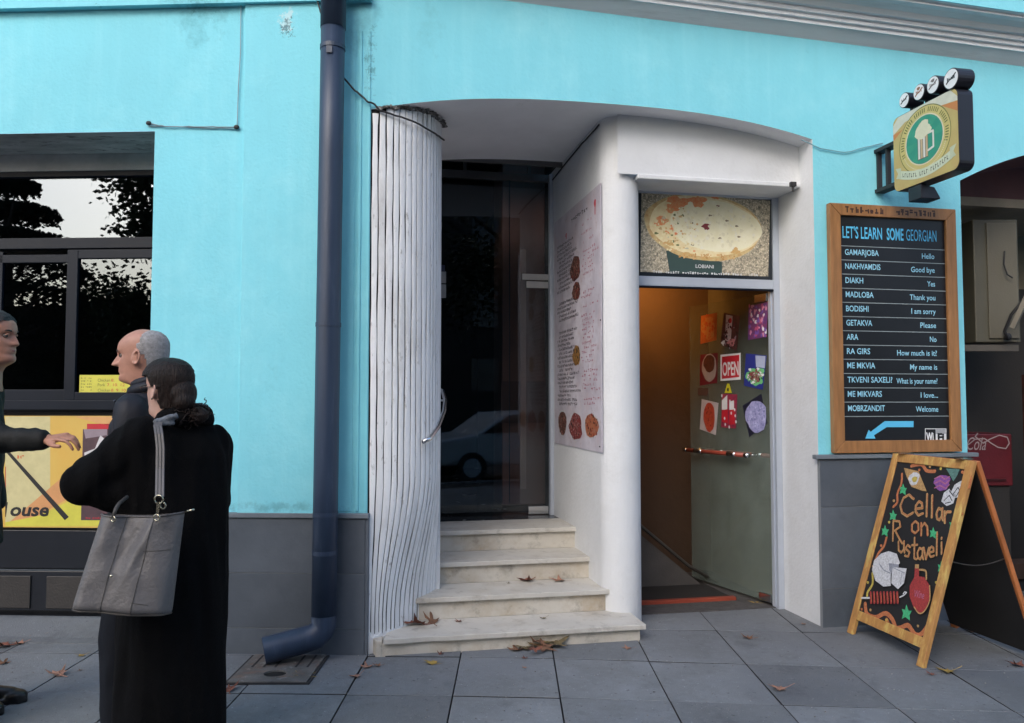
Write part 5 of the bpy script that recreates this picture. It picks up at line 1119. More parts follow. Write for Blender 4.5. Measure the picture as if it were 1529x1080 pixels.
leaf_at(624, 934, .105, .085, 1.9, 3, M_LEAFR, 'large curled brown leaf on the left of the lowest marble step', (.15, .3))
leaf_at(646, 930, .105, .06, .4, 5, M_LEAFB, 'curled leaf leaning over the big brown leaf on the lowest step', (.3, .1))
leaf_at(686, 929, .105, .03, .9, 1, M_LEAFR, 'small reddish leaf right of the large one on the lowest step')
leaf_at(789, 868, .25, .065, 2.2, 5, M_LEAFR, 'dark red curled leaf on the second step, left of the pair')
leaf_at(836, 868, .25, .062, 1.2, 2, M_LEAFP, 'tan flat leaf on the second step, right of the pair')
leaf_at(760, 872, .25, .018, 1.2, 2, M_LEAFO, 'tiny leaf scrap on the second step left of the red leaf')
leaf_at(655, 829, .40, .022, .2, 1, M_LEAFR, 'tiny red leaf at the left end of the third step')
leaf_at(662, 833, .40, .02, 1.2, 0, flat('paper', (.6, .6, .6)), 'tiny pale scrap beside the red leaf on the third step')
leaf_at(812, 924, .105, .025, 2, 1, M_LEAFO, 'small olive scrap on the lowest step near its middle')
heap = ((772, 972, .06, .3, 1, M_LEAFB, 'small brown leaf at the left tip of the heap below the steps'), (786, 969, .07, 1.2, 0, M_LEAFO, 'leftmost olive leaf of the heap at the foot of the steps'), (800, 964, .08, 2.6, 2, M_LEAFO, 'curled olive leaf in the middle of the heap below the steps'), (812, 968, .07, 4.1, 4, M_LEAFB, 'brown leaf under the middle of the heap below the steps'),
        (829, 963, .075, 5.2, 1, M_LEAFO, 'rightmost olive leaf of the heap at the foot of the steps'), (818, 960, .06, 1.9, 2, M_LEAFY, 'yellowish leaf at the back of the heap below the steps'), (798, 971, .05, 3.3, 3, M_LEAFR, 'reddish leaf at the front of the heap below the steps'), (806, 962, .06, .8, 3, M_LEAFB, 'curled brown leaf on top of the heap below the steps'))
for k, (x, y, s_, r_, mi, m, lb) in enumerate(heap):
    leaf_at(x, y, .001 + .004 * k, s_, r_, mi, m, lb, (.12 * (k % 3 - 1), .14 * (k % 2)))
rest = [(457, 1010, .065, 1.0, 0, M_LEAFY, 'yellow leaf on the pavement in front of the drain cover'), (548, 997, .04, .4, 1, M_LEAFP, 'pinkish leaf between the drain and the steps, further back'), (532, 1011, .038, 2.4, 1, M_LEAFP, 'pinkish leaf on the paving joint nearest the drain'),
        (564, 995, .03, 1.4, 5, M_LEAFB, 'dark thin leaf right of the pink pavement leaves'), (646, 991, .05, 1.1, 0, M_LEAFY, 'ochre leaf on the pavement left of the leaf heap'), (658, 978, .022, 0, 5, M_LEAFR, 'tiny dark leaf close under the lowest step on the left'), (784, 984, .022, .4, 1, M_LEAFR, 'tiny red leaf in front of the leaf heap'), (784, 998, .018, .9, 1, M_LEAFP, 'tiny pink leaf furthest in front of the leaf heap'),
        (960, 937, .035, .4, 5, M_LEAFR, 'small red leaf at the right end of the lowest step'), (952, 952, .03, 1.4, 1, M_LEAFR, 'small red leaf below the right end of the steps'), (938, 969, .035, 1.6, 2, M_LEAFP, 'pale pink leaf on the paving right of the steps'), (1118, 954, .045, .8, 5, M_LEAFB, 'curled brown leaf in front of the cellar door'), (1165, 1030, .052, 1.5, 1, M_LEAFP, 'tan leaf in the right foreground paving'),
        (1201, 933, .02, .5, 1, M_LEAFB, 'tiny leaf at the foot of the white door reveal'), (1415, 1004, .055, 1.5, 1, M_LEAFY, 'long ochre leaf right of the sandwich board foot'), (1391, 1008, .025, .4, 5, M_LEAFR, 'small dark leaf beside the sandwich board foot'), (1452, 944, .05, .4, 5, M_LEAFB, 'brown leaf on the ground behind the sandwich board'), (1521, 995, .05, 1.2, 5, M_LEAFR, 'brown leaf at the far right edge of the pavement'),
        (1128, 901, .045, 1.0, 0, M_LEAFY, 'orange leaf just inside the cellar doorway'), (48, 942, .06, .3, 5, M_LEAFP, 'pink curled leaf on the pavement below the dark tiles'), (58, 951, .05, 1.3, 1, M_LEAFP, 'pink leaf just in front of the curled one on the left'), (30, 962, .04, 2.2, 5, M_LEAFP, 'small pink leaf left of the pair on the left pavement'), (8, 966, .06, 2.2, 3, M_LEAFR, 'dark red leaf at the left edge of the pavement'),
        (5, 992, .035, .2, 5, M_LEAFB, 'small brown leaf at the left edge below the red one'), (88, 1009, .06, 1.0, 3, M_LEAFP, 'long reddish leaf lying across the paving joint at left'), (122, 980, .03, 1.9, 1, M_LEAFY, 'small ochre leaf above the long reddish leaf'), (72, 933, .03, .9, 5, M_LEAFB, 'thin dark twig-like leaf near the kerb at left'), (342, 1032, .055, .4, 3, M_LEAFR, 'brown leaf beside the hem of the black coat'), (120, 1002, .015, .9, 1, M_LEAFB, 'tiny brown scrap right of the long reddish leaf'), (98, 939, .02, 1.5, 1, M_LEAFO, 'tiny scrap on the pavement near the dark tiles')]
for r_ in rest: leaf_at(r_[0], r_[1], 0, r_[2], r_[3], r_[4], r_[5], r_[6])
# cigarette-end sized litter: uncountable grit
gr = MB(); rg = random.Random(8)
for i in range(320):
    x, y = rg.uniform(-2.8, 3), rg.uniform(3.4, 5.0); s_ = rg.uniform(.0015, .005)
    gr.ell((x, y, .003), (s_, s_ * rg.uniform(.5, 1), s_ * .6), nu=5, nv=3)
gg = gr.build('grit', mat('pale_grit', (.38, .37, .35), .9, var=.5, scale=8)); gg['kind'] = 'stuff'; gg['label'] = 'scattered grit and crumbs on the paving'

# ============================================================ PEOPLE
HT = [(-.13, .020, -.100, .066), (-.09, .018, -.092, .060), (-.04, .022, -.083, .056), (-.018, .040, -.082, .057), (-.004, .072, -.082, .056), (.006, .086, -.083, .058), (.022, .090, -.085, .060), (.036, .084, -.087, .062), (.050, .087, -.089, .064), (.066, .085, -.091, .067), (.085, .083, -.095, .070), (.105, .083, -.099, .072), (.120, .080, -.101, .0735), (.140, .088, -.103, .075), (.160, .088, -.103, .076), (.180, .081, -.099, .074), (.200, .064, -.088, .066), (.216, .044, -.068, .050), (.228, .020, -.040, .030), (.233, .006, -.014, .010)]
def lerpT(z):
    for a, b_ in zip(HT, HT[1:]):
        if a[0] <= z <= b_[0]:
            t = (z - a[0]) / (b_[0] - a[0]); return [a[k] * (1 - t) + b_[k] * t for k in (1, 2, 3)]
    return HT[-1][1:]
def gs(x, s): return math.exp(-x * x / (2 * s * s))
def headpt(z, th, off=0, nose=1.0, jaw=1.0, feat=True):
    xf, xb, w_ = lerpT(z); c, s = math.cos(th), math.sin(th)
    X = (xf if c > 0 else -xb) * (abs(c) ** .92) * (1 if c > 0 else -1); Yy = w_ * (abs(s) ** .95) * (1 if s > 0 else -1)
    if feat and c > 0:
        nz = 0
        if .070 < z < .142: nz = .030 * nose * (1 - (z - .078) / .064) ** .8 if z > .078 else .030 * nose * (z - .070) / .008
        X += nz * gs(Yy, .0085 + (.006 if z < .09 else 0)) + .004 * gs(Yy, .03) * gs(z - .142, .006)
        X -= .013 * (gs(Yy - .032, .012) + gs(Yy + .032, .012)) * gs(z - .118, .011)
        X += .005 * gs(Yy, .020) * (gs(z - .058, .004) + gs(z - .046, .004)) - .003 * gs(Yy, .02) * gs(z - .052, .0018)
        X += .004 * (gs(Yy - .045, .015) + gs(Yy + .045, .015)) * gs(z - .09, .012) + .005 * jaw * gs(Yy, .016) * gs(z - .012, .01)
        X += .004 * (gs(Yy - .03, .016) + gs(Yy + .03, .016)) * gs(z - .134, .005)
    r_ = math.hypot(X, Yy) + 1e-6; return Vector((X * (1 + off / r_), Yy * (1 + off / r_), z))
def headframe(o, yaw, pitch=0, sc=(1, 1, 1)):
    return Matrix.Translation(o) @ Matrix.Rotation(yaw, 4, 'Z') @ Matrix.Rotation(pitch, 4, 'Y') @ Matrix.Diagonal((*sc, 1))
def add_head(mb, M, **kw):
    zs_ = [-.13 + .363 * i / 80 for i in range(81)]; n = 72; vs = []
    for z in zs_:
        for k in range(n):
            t = 2 * math.pi * k / n; vs.append(M @ headpt(z, t, **kw))
    fs = [(i * n + k, i * n + (k + 1) % n, (i + 1) * n + (k + 1) % n, (i + 1) * n + k) for i in range(80) for k in range(n)]
    fs += [tuple(range(n))[::-1], tuple(range(80 * n, 81 * n))]; mb.add(vs, fs)
    for sg in (1, -1):   # ears
        pts = [M @ Vector((-.008 + .015 * math.cos(t) - .006 * math.sin(t), sg * (.076 + .012 * (1 - math.cos(t)) * .6), .100 + .030 * math.sin(t))) for t in [R(-70) + R(330) * i / 18 for i in range(19)]]
        mb.tube(pts, .0052, 8); mb.ell(M @ Vector((-.005, sg * .074, .098)), (.013, .008, .024), M.to_3x3().normalized()); mb.ell(M @ Vector((-.001, sg * .077, .076)), (.008, .006, .010))
def hair_cap(name, M, keep, off, m, parent, seed=0, zs_lo=0.0, nz=.002):
    b = MB(); n = 96; nzs = 70; zz = [zs_lo + (.233 - zs_lo) * i / nzs for i in range(nzs + 1)]; vs = []; ok = []
    for z in zz:
        for k in range(n):
            t = 2 * math.pi * k / n; p0 = headpt(z, t, feat=False); kk = keep(p0, t, z)
            o_ = off(p0, t, z) * max(0, min(1, kk)) + (noise.noise(p0 * 160 + Vector((seed, 0, 0))) * nz) - (.004 if kk <= 0 else 0)
            p = headpt(z, t, off=o_, feat=False); p.z += o_ * .8 * max(0, (z - .15) / .08)
            vs.append(M @ p); ok.append(kk > -.15)
    fs = []
    for i in range(nzs):
        for k in range(n):
            f = (i * n + k, i * n + (k + 1) % n, (i + 1) * n + (k + 1) % n, (i + 1) * n + k)
            if all(ok[q] for q in f): fs.append(f)
    fs.append(tuple(range(nzs * n, (nzs + 1) * n))) if ok[-1] else None
    b.add(vs, fs); return b.build(name, m, parent, smooth=True)
def face_bits(M, parent, brow, closed=False):
    for sg in (1, -1):
        b = MB(); b.ell(M @ Vector((.0640, sg * .032, .118)), (.0118, .0118, .0118)); e = b.build('eye', M_EYE, parent, smooth=True)
        b = MB(); b.ell(M @ Vector((.0728, sg * .0315, .1175)), (.0042, .0062, .0062)); b.build('iris', M_IRIS, e, smooth=True)
        b = MB(); b.tube([M @ Vector((.087 - .016 * abs(q - .2) - .0, sg * (.014 + .036 * q), .1365 + .006 * math.sin(q * 2.4))) for q in (0, .25, .5, .75, 1)], [.002, .0042, .004, .003, .0015], 6); b.build('eyebrow', brow, parent, smooth=True)
        b = MB(); b.tube([M @ Vector((.0795 - .012 * abs(q - .45), sg * (.020 + .025 * q), .1215 + .004 * math.sin(q * 3.1))) for q in (0, .3, .6, 1)], [.0015, .0045, .0045, .0015], 6); b.build('eyelid', M_SKINT, parent, smooth=True)
    b = MB(); b.tube([M @ Vector((.0905 - .014 * (y / .02) ** 2, y, .0525 - .001 * abs(y) / .02)) for y in (-.022, -.012, 0, .012, .022)], [.001, .0035, .0042, .0035, .001], 8); b.build('lips', M_LIP, parent, smooth=True)
def Tl(o, f):
    o = Vector(o); f = Vector((*f, 0)).normalized(); l = Vector((-f.y, f.x, 0)); return lambda a, b_, z: o + f * a + l * b_ + Z * z
def loft(mb, T, lev, n=36):
    vs = []
    for (z, a, b_, oa, ob) in lev:
        for k in range(n):
            t = 2 * math.pi * k / n; c, s = math.cos(t), math.sin(t); e = .85
            vs.append(T(oa + a * abs(c) ** e * (1 if c > 0 else -1), ob + b_ * abs(s) ** e * (1 if s > 0 else -1), z))
    m_ = len(lev); fs = [(i * n + k, i * n + (k + 1) % n, (i + 1) * n + (k + 1) % n, (i + 1) * n + k) for i in range(m_ - 1) for k in range(n)]
    fs += [tuple(range(n))[::-1], tuple(range((m_ - 1) * n, m_ * n))]; mb.add(vs, fs)
def shoe(T, a, b_, parent, name='shoe', toe=.5):
    mb = MB()
    mb.cap(T(a - .06, b_, .05), .042, T(a + .14, b_ + 0, .038), .036); mb.ell(T(a + .16, b_, .034), (.06, .045, .03)); mb.cap(T(a - .05, b_, .06), .04, T(a - .04, b_, .13), .045)
    p = [T(a + x, b_ + y, 0) for x, y in ((-.105, -.03), (-.105, .03), (0, .038), (.13, .05), (.20, .035), (.225, 0), (.20, -.035), (.13, -.05), (0, -.036))]
    mb.prism(p, Z * .022)
    return remesh(mb, name, M_SHOE, .007, 2, parent)
def hand_mesh(mb, wrist, dirn, up, sc=1, curl=(.5, .6, .75, .9), thumb=1, spread=1):
    """hand: wrist point, direction to the knuckles, back-of-hand direction"""
    d = Vector(dirn).normalized(); u = Vector(up); u = (u - d * u.dot(d)).normalized(); s = d.cross(u) * thumb
    W = Vector(wrist)
    for k in range(4):
        o = (1.5 - k) * .0195 * sc; mb.cap(W + s * o * .55 + d * .0, .0165 * sc, W + s * o + d * .078 * sc, .0125 * sc, 10)
    for k in range(4):
        o = (1.5 - k) * .0205 * sc; ln = (.043, .048, .044, .034)[k] * sc; p = W + s * o + d * (.084, .088, .084, .076)[k] * sc; a = curl[k] * .5; r_ = (.0088, .009, .0086, .0076)[k] * sc
        dd = d.copy(); q = p
        for j, (l_, ca) in enumerate(((ln, .55), (ln * .62, 1.0), (ln * .5, .8))):
            a_ = curl[k] * ca; rot = Matrix.Rotation(-a_ * thumb, 3, s); dd = (rot @ dd).normalized(); q2 = q + dd * l_ + s * (1.5 - k) * .0016 * spread
            mb.cap(q, r_ * (1 - .07 * j), q2, r_ * (.93 - .07 * j), 10); q = q2
    p0 = W + s * .018 * sc + d * .015 * sc; p1 = W + s * .043 * sc + d * .050 * sc - u * .012; p2 = p1 + (d * .9 + s * .35 - u * .25).normalized() * .032 * sc; p3 = p2 + (d * 1 - u * .25).normalized() * .026 * sc
    mb.cap(p0, .016 * sc, p1, .0125 * sc, 10); mb.cap(p1, .012 * sc, p2, .0102 * sc, 10); mb.cap(p2, .010 * sc, p3, .0085 * sc, 10)

# ---- bald man (behind the woman)
PM = thing('person', 'bald man with grey fringe in a dark navy jacket facing left behind the woman', 'person', (-1.62, 3.56, 0))
fM = (-1, -.04); TM = Tl((-1.60, 3.56, 0), fM); yawM = math.atan2(fM[1], fM[0])
HM = headframe(P(212, 569, 3.56) + Vector((.005, 0, 0)), yawM, .06, (1.12, 1.05, .98))
mb = MB(); add_head(mb, HM, nose=1.35)
loft(mb, TM, [(.86, .10, .15, 0, 0), (1.0, .11, .16, 0, 0), (1.25, .12, .17, 0, 0), (1.42, .11, .16, 0, 0), (1.50, .07, .09, 0, 0), (1.53, .05, .055, .01, 0)])
mb.cap(TM(0, 0, 1.46), .062, HM @ Vector((-.03, 0, -.03)), .058)
for sg in (1, -1):
    mb.cap(TM(0, sg * .09, .9), .085, TM(.02, sg * .11, .5), .055); mb.cap(TM(.02, sg * .11, .5), .055, TM(.0, sg * .12, .1), .04)
    mb.cap(TM(0, sg * .18, 1.44), .05, TM(.0, sg * .22, 1.15), .042); mb.cap(TM(.0, sg * .22, 1.15), .042, TM(.10, sg * .10, 1.22), .030)
    hand_mesh(mb, TM(.10, sg * .095, 1.225), TM(1, -sg * .3, 0) - TM(0, 0, 0), (0, 0, 1), 1, thumb=sg)
bodyM = remesh(mb, 'body', M_SKIN, .0045, 2, PM)
face_bits(HM, bodyM, mat('grey_brow', (.08, .07, .065), .8))
hair_cap('hair', HM, lambda p, t, z: (-1 if (p.x > -.034 and z < .112) else min(1, ((-.006 - max(0, z - .16) * .45 - .16 * max(0, .04 - z)) - p.x + .010 * noise.noise(p * 45)) * 45)), lambda p, t, z: .0035, M_HAIRG, bodyM, zs_lo=.02, nz=.0012)
mb = MB(); loft(mb, TM, [(.80, .150, .215, -.01, 0), (1.0, .145, .215, -.01, 0), (1.2, .155, .22, -.01, 0), (1.40, .150, .205, -.01, 0), (1.49, .115, .14, -.01, 0), (1.535, .09, .095, -.01, 0)])
for sg in (1, -1):
    mb.cap(TM(0, sg * .185, 1.45), .080, TM(-.02, sg * .24, 1.15), .066); mb.cap(TM(-.02, sg * .24, 1.15), .066, TM(.09, sg * .12, 1.215), .048)
remesh(mb, 'jacket', M_JACK, .012, 3, PM, wob=.009, wsc=11)
mb = MB()
cp = [TM(-.02 + .090 * math.cos(t), .088 * math.sin(t), 1.56 + .02 * math.cos(t) * -1) for t in [2 * math.pi * i / 28 for i in range(29)]]
mb.tube(cp, .026, 10, cap=False); mb.tube([p + Z * .03 + (p - TM(-.02, 0, p.z)) * -.08 for p in cp], .019, 10, cap=False); mb.build('jacket_collar', M_JACK, PM, smooth=True)
for i, z in enumerate((1.50, 1.43, 1.36, 1.29)):
    b = MB(); b.ell(TM(.135 + .005 * i, .045, z), (.006, .006, .006), nu=8, nv=6); b.build('snap_button', mat('dull_button', (.07, .08, .1), .3, .6), PM)
mb = MB()
for sg, fa in ((1, .04), (-1, -.03)):
    mb.cap(TM(0, sg * .09, .88), .12, TM(.03 + fa * .5, sg * .12, .5), .088); mb.cap(TM(.03 + fa * .5, sg * .12, .5), .088, TM(.01 + fa, sg * .12, .08), .072)
remesh(mb, 'trousers', M_TROU, .012, 3, PM, wob=.007, wsc=12)
shoe(TM, .05, .12, PM); shoe(TM, -.03, -.12, PM)
fo = MB(); c0 = P(160, 652, 3.38); c1 = P(196, 645, 3.45); dn_ = Vector((.04, .03, -.24))
fo.prism([c0, c1, c1 + dn_, c0 + dn_], Vector((.002, .010, .001))); t = thing('folder', 'thin dark folder held in front of the bald man behind the woman\'s arm', 'folder', c0)
fo.build('cover', mat('dark_folder', (.02, .024, .035), .4), t); fo2 = MB(); fo2.beam(c0 + Vector((0, -.001, .001)), c1 + Vector((0, -.001, .001)), .006, .006); fo2.build('page_edge', mat('page_grey', (.3, .33, .38), .6), t)

# ---- gesturing man at the left edge
PL = thing('person', 'dark haired man at the left edge in a dark jacket with his arm stretched out', 'person', (-2.5, 3.8, 0))
fL = (1, .02); TLm = Tl((-2.60, 3.80, 0), fL); yawL = math.atan2(fL[1], fL[0])
HL = headframe(P(30, 541, 3.8) + Vector((-.124, 0, -.002)), yawL, .0, (1.06, 1.05, 1.06))
mb = MB(); add_head(mb, HL, nose=.95)
loft(mb, TLm, [(.9, .10, .15, 0, 0), (1.05, .11, .16, 0, 0), (1.30, .12, .17, 0, 0), (1.50, .11, .16, 0, 0), (1.58, .07, .09, 0, 0), (1.62, .05, .055, .01, 0)])
mb.cap(TLm(0, 0, 1.54), .062, HL @ Vector((-.03, 0, -.03)), .058)
for sg in (1, -1):
    mb.cap(TLm(0, sg * .09, .95), .085, TLm(.02, sg * .11, .52), .055); mb.cap(TLm(.02, sg * .11, .52), .055, TLm(.0, sg * .12, .1), .04)
wr_ = P(72, 657, 3.58); el_ = P(-2, 655, 3.60); sh_ = TLm(0, -.185, 1.54)
mb.cap(sh_, .052, el_, .042); mb.cap(el_, .042, wr_, .026)
hand_mesh(mb, wr_, P(100, 652, 3.55) - wr_, (0.05, -.35, 1), 1.0, curl=(.55, .62, .7, .8), thumb=1)
mb.cap(TLm(0, .185, 1.54), .052, TLm(-.03, .24, 1.24), .042); mb.cap(TLm(-.03, .24, 1.24), .042, TLm(.03, .24, 1.0), .028); hand_mesh(mb, TLm(.03, .24, .98), (0.05, 0, -1), (1, 0, 0), 1, thumb=1)
bodyL = remesh(mb, 'body', M_SKINT, .0045, 2, PL)
face_bits(HL, bodyL, M_HAIRD)
hair_cap('hair', HL, lambda p, t, z: 1 if ((z > .178 - .0 * p.x and p.x < .072) or (p.x < -.015 and z > .04)) and not (p.x > .062 and z < .2) else min(1, (.074 - p.x) * 40) if z > .182 else -1, lambda p, t, z: .0065, M_HAIRD, bodyL, seed=4, zs_lo=.02, nz=.003)
mb = MB(); loft(mb, TLm, [(.82, .155, .215, 0, 0), (1.0, .145, .215, 0, 0), (1.3, .15, .225, 0, 0), (1.50, .14, .20, 0, 0), (1.58, .11, .13, 0, 0), (1.625, .085, .09, 0, 0)])
mb.cap(sh_, .078, el_, .064); mb.cap(el_, .062, wr_ + (el_ - wr_) * .10, .043); mb.cap(TLm(0, .185, 1.54), .078, TLm(-.03, .24, 1.24), .064); mb.cap(TLm(-.03, .24, 1.24), .064, TLm(.03, .24, 1.0), .046)
remesh(mb, 'jacket', M_JACK2, .011, 3, PL, wob=.010, wsc=12)
mb = MB(); mb.tube([wr_ + (el_ - wr_) * .04, wr_ + (el_ - wr_) * .16], [.036, .042], 16); mb.build('cuff', M_JACK2, PL, smooth=True)
mb = MB()
for sg, fa in ((1, -.05), (-1, .12)):
    mb.cap(TLm(0, sg * .09, .93), .12, TLm(.03 + fa * .5, sg * .11, .5), .086); mb.cap(TLm(.03 + fa * .5, sg * .11, .5), .086, TLm(.01 + fa, sg * .12, .08), .07)
remesh(mb, 'trousers', M_TROU, .012, 3, PL, wob=.007, wsc=12)
pF = G(-20, 1047); shoe(Tl((pF.x - .09, pF.y, 0), (1, -.05)), 0.08, 0, PL); shoe(TLm, -.05, .12, PL)

# ---- woman in the long black coat
PWm = thing('person', 'woman in a long black coat and glasses with brown hair tied back, seen from behind', 'person', (-1.33, 3.25, 0))
fW = (-.74, .67); TW = Tl((-1.335, 3.27, 0), fW)
aW = R(25); yawW = math.atan2(math.sin(aW), -math.cos(aW))
HW = headframe(P(251, 619, 3.24) + Vector((0, 0, 0)), yawW, .05, (.95, .94, .93))
mb = MB(); add_head(mb, HW, nose=.7, jaw=.5)
loft(mb, TW, [(.75, .11, .17, 0, 0), (.95, .10, .15, 0, 0), (1.15, .11, .16, 0, 0), (1.30, .10, .15, 0, 0), (1.37, .06, .08, 0, 0), (1.40, .045, .05, 0, 0)])
mb.cap(TW(0, 0, 1.33), .05, HW @ Vector((-.03, 0, -.03)), .05)
eL = P(128, 722, 3.08); sL = TW(0, .165, 1.345); hL = P(186, 690, 3.34)
sR = TW(0, -.115, 1.315); eR = TW(.04, -.16, 1.08); hR = TW(.22, -.10, 1.12)
for sg in (1, -1):
    mb.cap(TW(0, sg * .08, .85), .085, TW(.02, sg * .09, .48), .055); mb.cap(TW(.02, sg * .09, .48), .055, TW(.0, sg * .09, .1), .038)
mb.cap(sL, .045, eL, .036); mb.cap(eL, .036, hL, .024); mb.cap(sR, .045, eR, .036); mb.cap(eR, .036, hR, .024)
hand_mesh(mb, hL, (-.1, .4, .15), (-.4, 0, 1), .92, thumb=-1); hand_mesh(mb, hR, (-.5, .3, .1), (0, 0, 1), .92, thumb=1)
bodyW = remesh(mb, 'body', M_SKINP, .0045, 2, PWm)
face_bits(HW, bodyW, M_HAIRB)
def kW(p, t, z):
    if z > .165: return 1 if p.x < .075 - max(0, .19 - z) * .3 else (.08 - p.x) * 60
    lim = .030 - (.165 - z) * .35
    if z < .02: return -1
    if .06 < z < .118 and p.x > -.022 : return -1
    return min(1, (lim - p.x) * 60)
hair_cap('hair', HW, kW, lambda p, t, z: .013 + .006 * gs(z - .15, .05), M_HAIRB, bodyW, seed=9, zs_lo=.0, nz=.0015)
mb = MB(); mb.ell(HW @ Vector((-.085, 0, .085)), (.055, .062, .062)); mb.ell(HW @ Vector((-.105, .01, .05)), (.042, .05, .045))
remesh(mb, 'hair_bun', M_HAIRB, .006, 3, bodyW, wob=.0015, wsc=30)
mb = MB(); rh = random.Random(6)
for i in range(110):   # frizzy tail falling over the collar
    a = HW @ Vector((-.12, rh.uniform(-.04, .02), .02)); pts = [a]; d = Vector((rh.uniform(.1, .9), rh.uniform(-.3, .1), rh.uniform(-.7, .1))).normalized()
    for k in range(9): d = (d * .7 + Vector((rh.uniform(-.8, .8), rh.uniform(-.8, .8), rh.uniform(-.9, .6)))).normalized(); pts.append(pts[-1] + d * rh.uniform(.008, .014))
    mb.tube(pts, [.0022] * 9 + [.0006], 5)
mb.ell(HW @ Vector((-.14, -.02, -.01)), (.05, .035, .035)); mb.build('hair_tail', M_HAIRB, bodyW, smooth=True)
mb = MB()
for i in range(26):
    t = -.9 + 1.8 * i / 25; mb.tube([HW @ Vector((-.06 - .02 * math.cos(t * 2), .066 * math.sin(t), .03 + .01 * i / 25)), HW @ Vector((-.11, .04 * math.sin(t), -.02))], [.004, .002], 5)
mb.build('hair_wisps', M_HAIRB, bodyW, smooth=True)
mb = MB(); GM = mat('glasses_metal', (.12, .08, .06), .25, .7)
for sg in (1, -1):
    mb.tube([HW @ Vector((.102 - .006 * abs(math.cos(t)), sg * (.034 + .022 * math.cos(t)), .115 + .017 * math.sin(t))) for t in [2 * math.pi * i / 20 for i in range(21)]], .0013, 6, cap=False)
    mb.tube([HW @ Vector((.100, sg * .057, .120)), HW @ Vector((.06, sg * .074, .120)), HW @ Vector((.0, sg * .079, .119)), HW @ Vector((-.015, sg * .08, .105))], .0016, 6)
mb.tube([HW @ Vector((.104, -.012, .118)), HW @ Vector((.106, 0, .121)), HW @ Vector((.104, .012, .118))], .0013, 6); mb.build('glasses', GM, PWm, smooth=True)
b = MB(); b.ell(HW @ Vector((-.001, .083, .068)), (.004, .004, .005), nu=8, nv=6); b.build('earring', M_BRASS, PWm)
mb = MB(); loft(mb, TW, [(.16, .195, .205, -.0, .035), (.5, .180, .20, -.0, .03), (.8, .170, .20, -.005, .02), (1.0, .155, .198, 0, .015), (1.15, .148, .195, 0, .01), (1.28, .138, .185, 0, .01), (1.355, .11, .155, 0, .01), (1.40, .08, .105, 0, 0), (1.425, .065, .075, 0, 0)])
mb.cap(sL, .088, eL, .082); mb.cap(eL, .080, hL, .052); mb.cap(sR, .080, eR, .066); mb.cap(eR, .066, hR, .05); mb.cap(sL, .09, TW(0, .15, 1.1), .09)
mb.cap(eL, .075, TW(.02, .16, 1.12), .085)
remesh(mb, 'coat', M_COAT, .010, 2, PWm, wob=.015, wsc=11, zf=.16)
mb = MB(); cl = [TW(-.01 + .085 * math.cos(t), .088 * math.sin(t), 1.415 - .022 * math.cos(t)) for t in [2 * math.pi * i / 28 for i in range(29)]]
mb.tube(cl, .030, 12, cap=False); mb.tube([p + Z * .025 for p in cl], .024, 12, cap=False); remesh(mb, 'coat_collar', M_COAT, .008, 2, PWm, wob=.004, wsc=30)
mb = MB(); mb.tube([TW(-.01 + .078 * math.cos(t), .080 * math.sin(t), 1.462 - .018 * math.cos(t)) for t in [2 * math.pi * i / 28 for i in range(29)]], .014, 10, cap=False)
mb.cap(P(232, 630, 3.10), .010, P(262, 622, 3.12), .012); mb.cap(P(234, 634, 3.10), .008, P(258, 632, 3.12), .008); remesh(mb, 'scarf', M_SCARF, .006, 1, PWm, wob=.004, wsc=60)
shoe(TW, .04, .09, PWm); shoe(TW, .0, -.09, PWm)

# ---- her tote bag
TB = thing('tote_bag', 'taupe leather tote bag hanging from the woman\'s shoulder by a long strap', 'bag', P(195, 840, 2.95))
by = 2.95; TLb, TRb, BLb, BRb = P(152, 768, by), P(276, 765, by + .03), P(110, 908, by - .05), P(256, 917, by + .0)
mb = MB(); nu, nv = 28, 28; th0, th1 = .030, .075
def bagpt(s, t, side):
    p = (TLb.lerp(TRb, s)).lerp(BLb.lerp(BRb, s), t); thick = (th0 + (th1 - th0) * t ** .7) * (1 - abs(2 * s - 1) ** 6) ** .5 * (1 - max(0, (t - .93) / .07) ** 2 * .35)
    fold = .010 * math.sin((s * 5.2 + t * .8) * 2) * (1 - t * .4) + .006 * math.sin((s - t * .35) * 21) * (t * (1.1 - t)) * 2 + .008 * noise.noise(Vector((s * 4, t * 4, side)))
    # soft diagonal folds falling from the strap rings
    fold += .012 * gs((s - .62) + (t - .3) * .32, .035) * gs(t - .35, .3) - .010 * gs((s - .50) + (t - .2) * .4, .04) * gs(t - .25, .2) - .012 * gs((s - .36) - (t - .1) * .3, .05) * gs(t - .1, .12)
    sag = -.010 * math.sin(math.pi * s) * (1 - t) ** 2
    return p + Vector((0, -1 if side == 0 else 1, 0)) * (thick + (fold * (1 - abs(2 * s - 1) ** 4) if side == 0 else 0)) + Z * sag
vs = []; fs = []
for side in (0, 1):
    for j in range(nv + 1):
        for i in range(nu + 1): vs.append(bagpt(i / nu, j / nv, side))
N1 = (nu + 1) * (nv + 1); ix = lambda s_, i, j: s_ * N1 + j * (nu + 1) + i
for j in range(nv):
    for i in range(nu): fs.append((ix(0, i, j), ix(0, i, j + 1), ix(0, i + 1, j + 1), ix(0, i + 1, j))); fs.append((ix(1, i, j), ix(1, i + 1, j), ix(1, i + 1, j + 1), ix(1, i, j + 1)))
    fs.append((ix(0, 0, j), ix(1, 0, j), ix(1, 0, j + 1), ix(0, 0, j + 1))); fs.append((ix(0, nu, j), ix(0, nu, j + 1), ix(1, nu, j + 1), ix(1, nu, j)))
for i in range(nu): fs.append((ix(0, i, nv), ix(1, i, nv), ix(1, i + 1, nv), ix(0, i + 1, nv)))
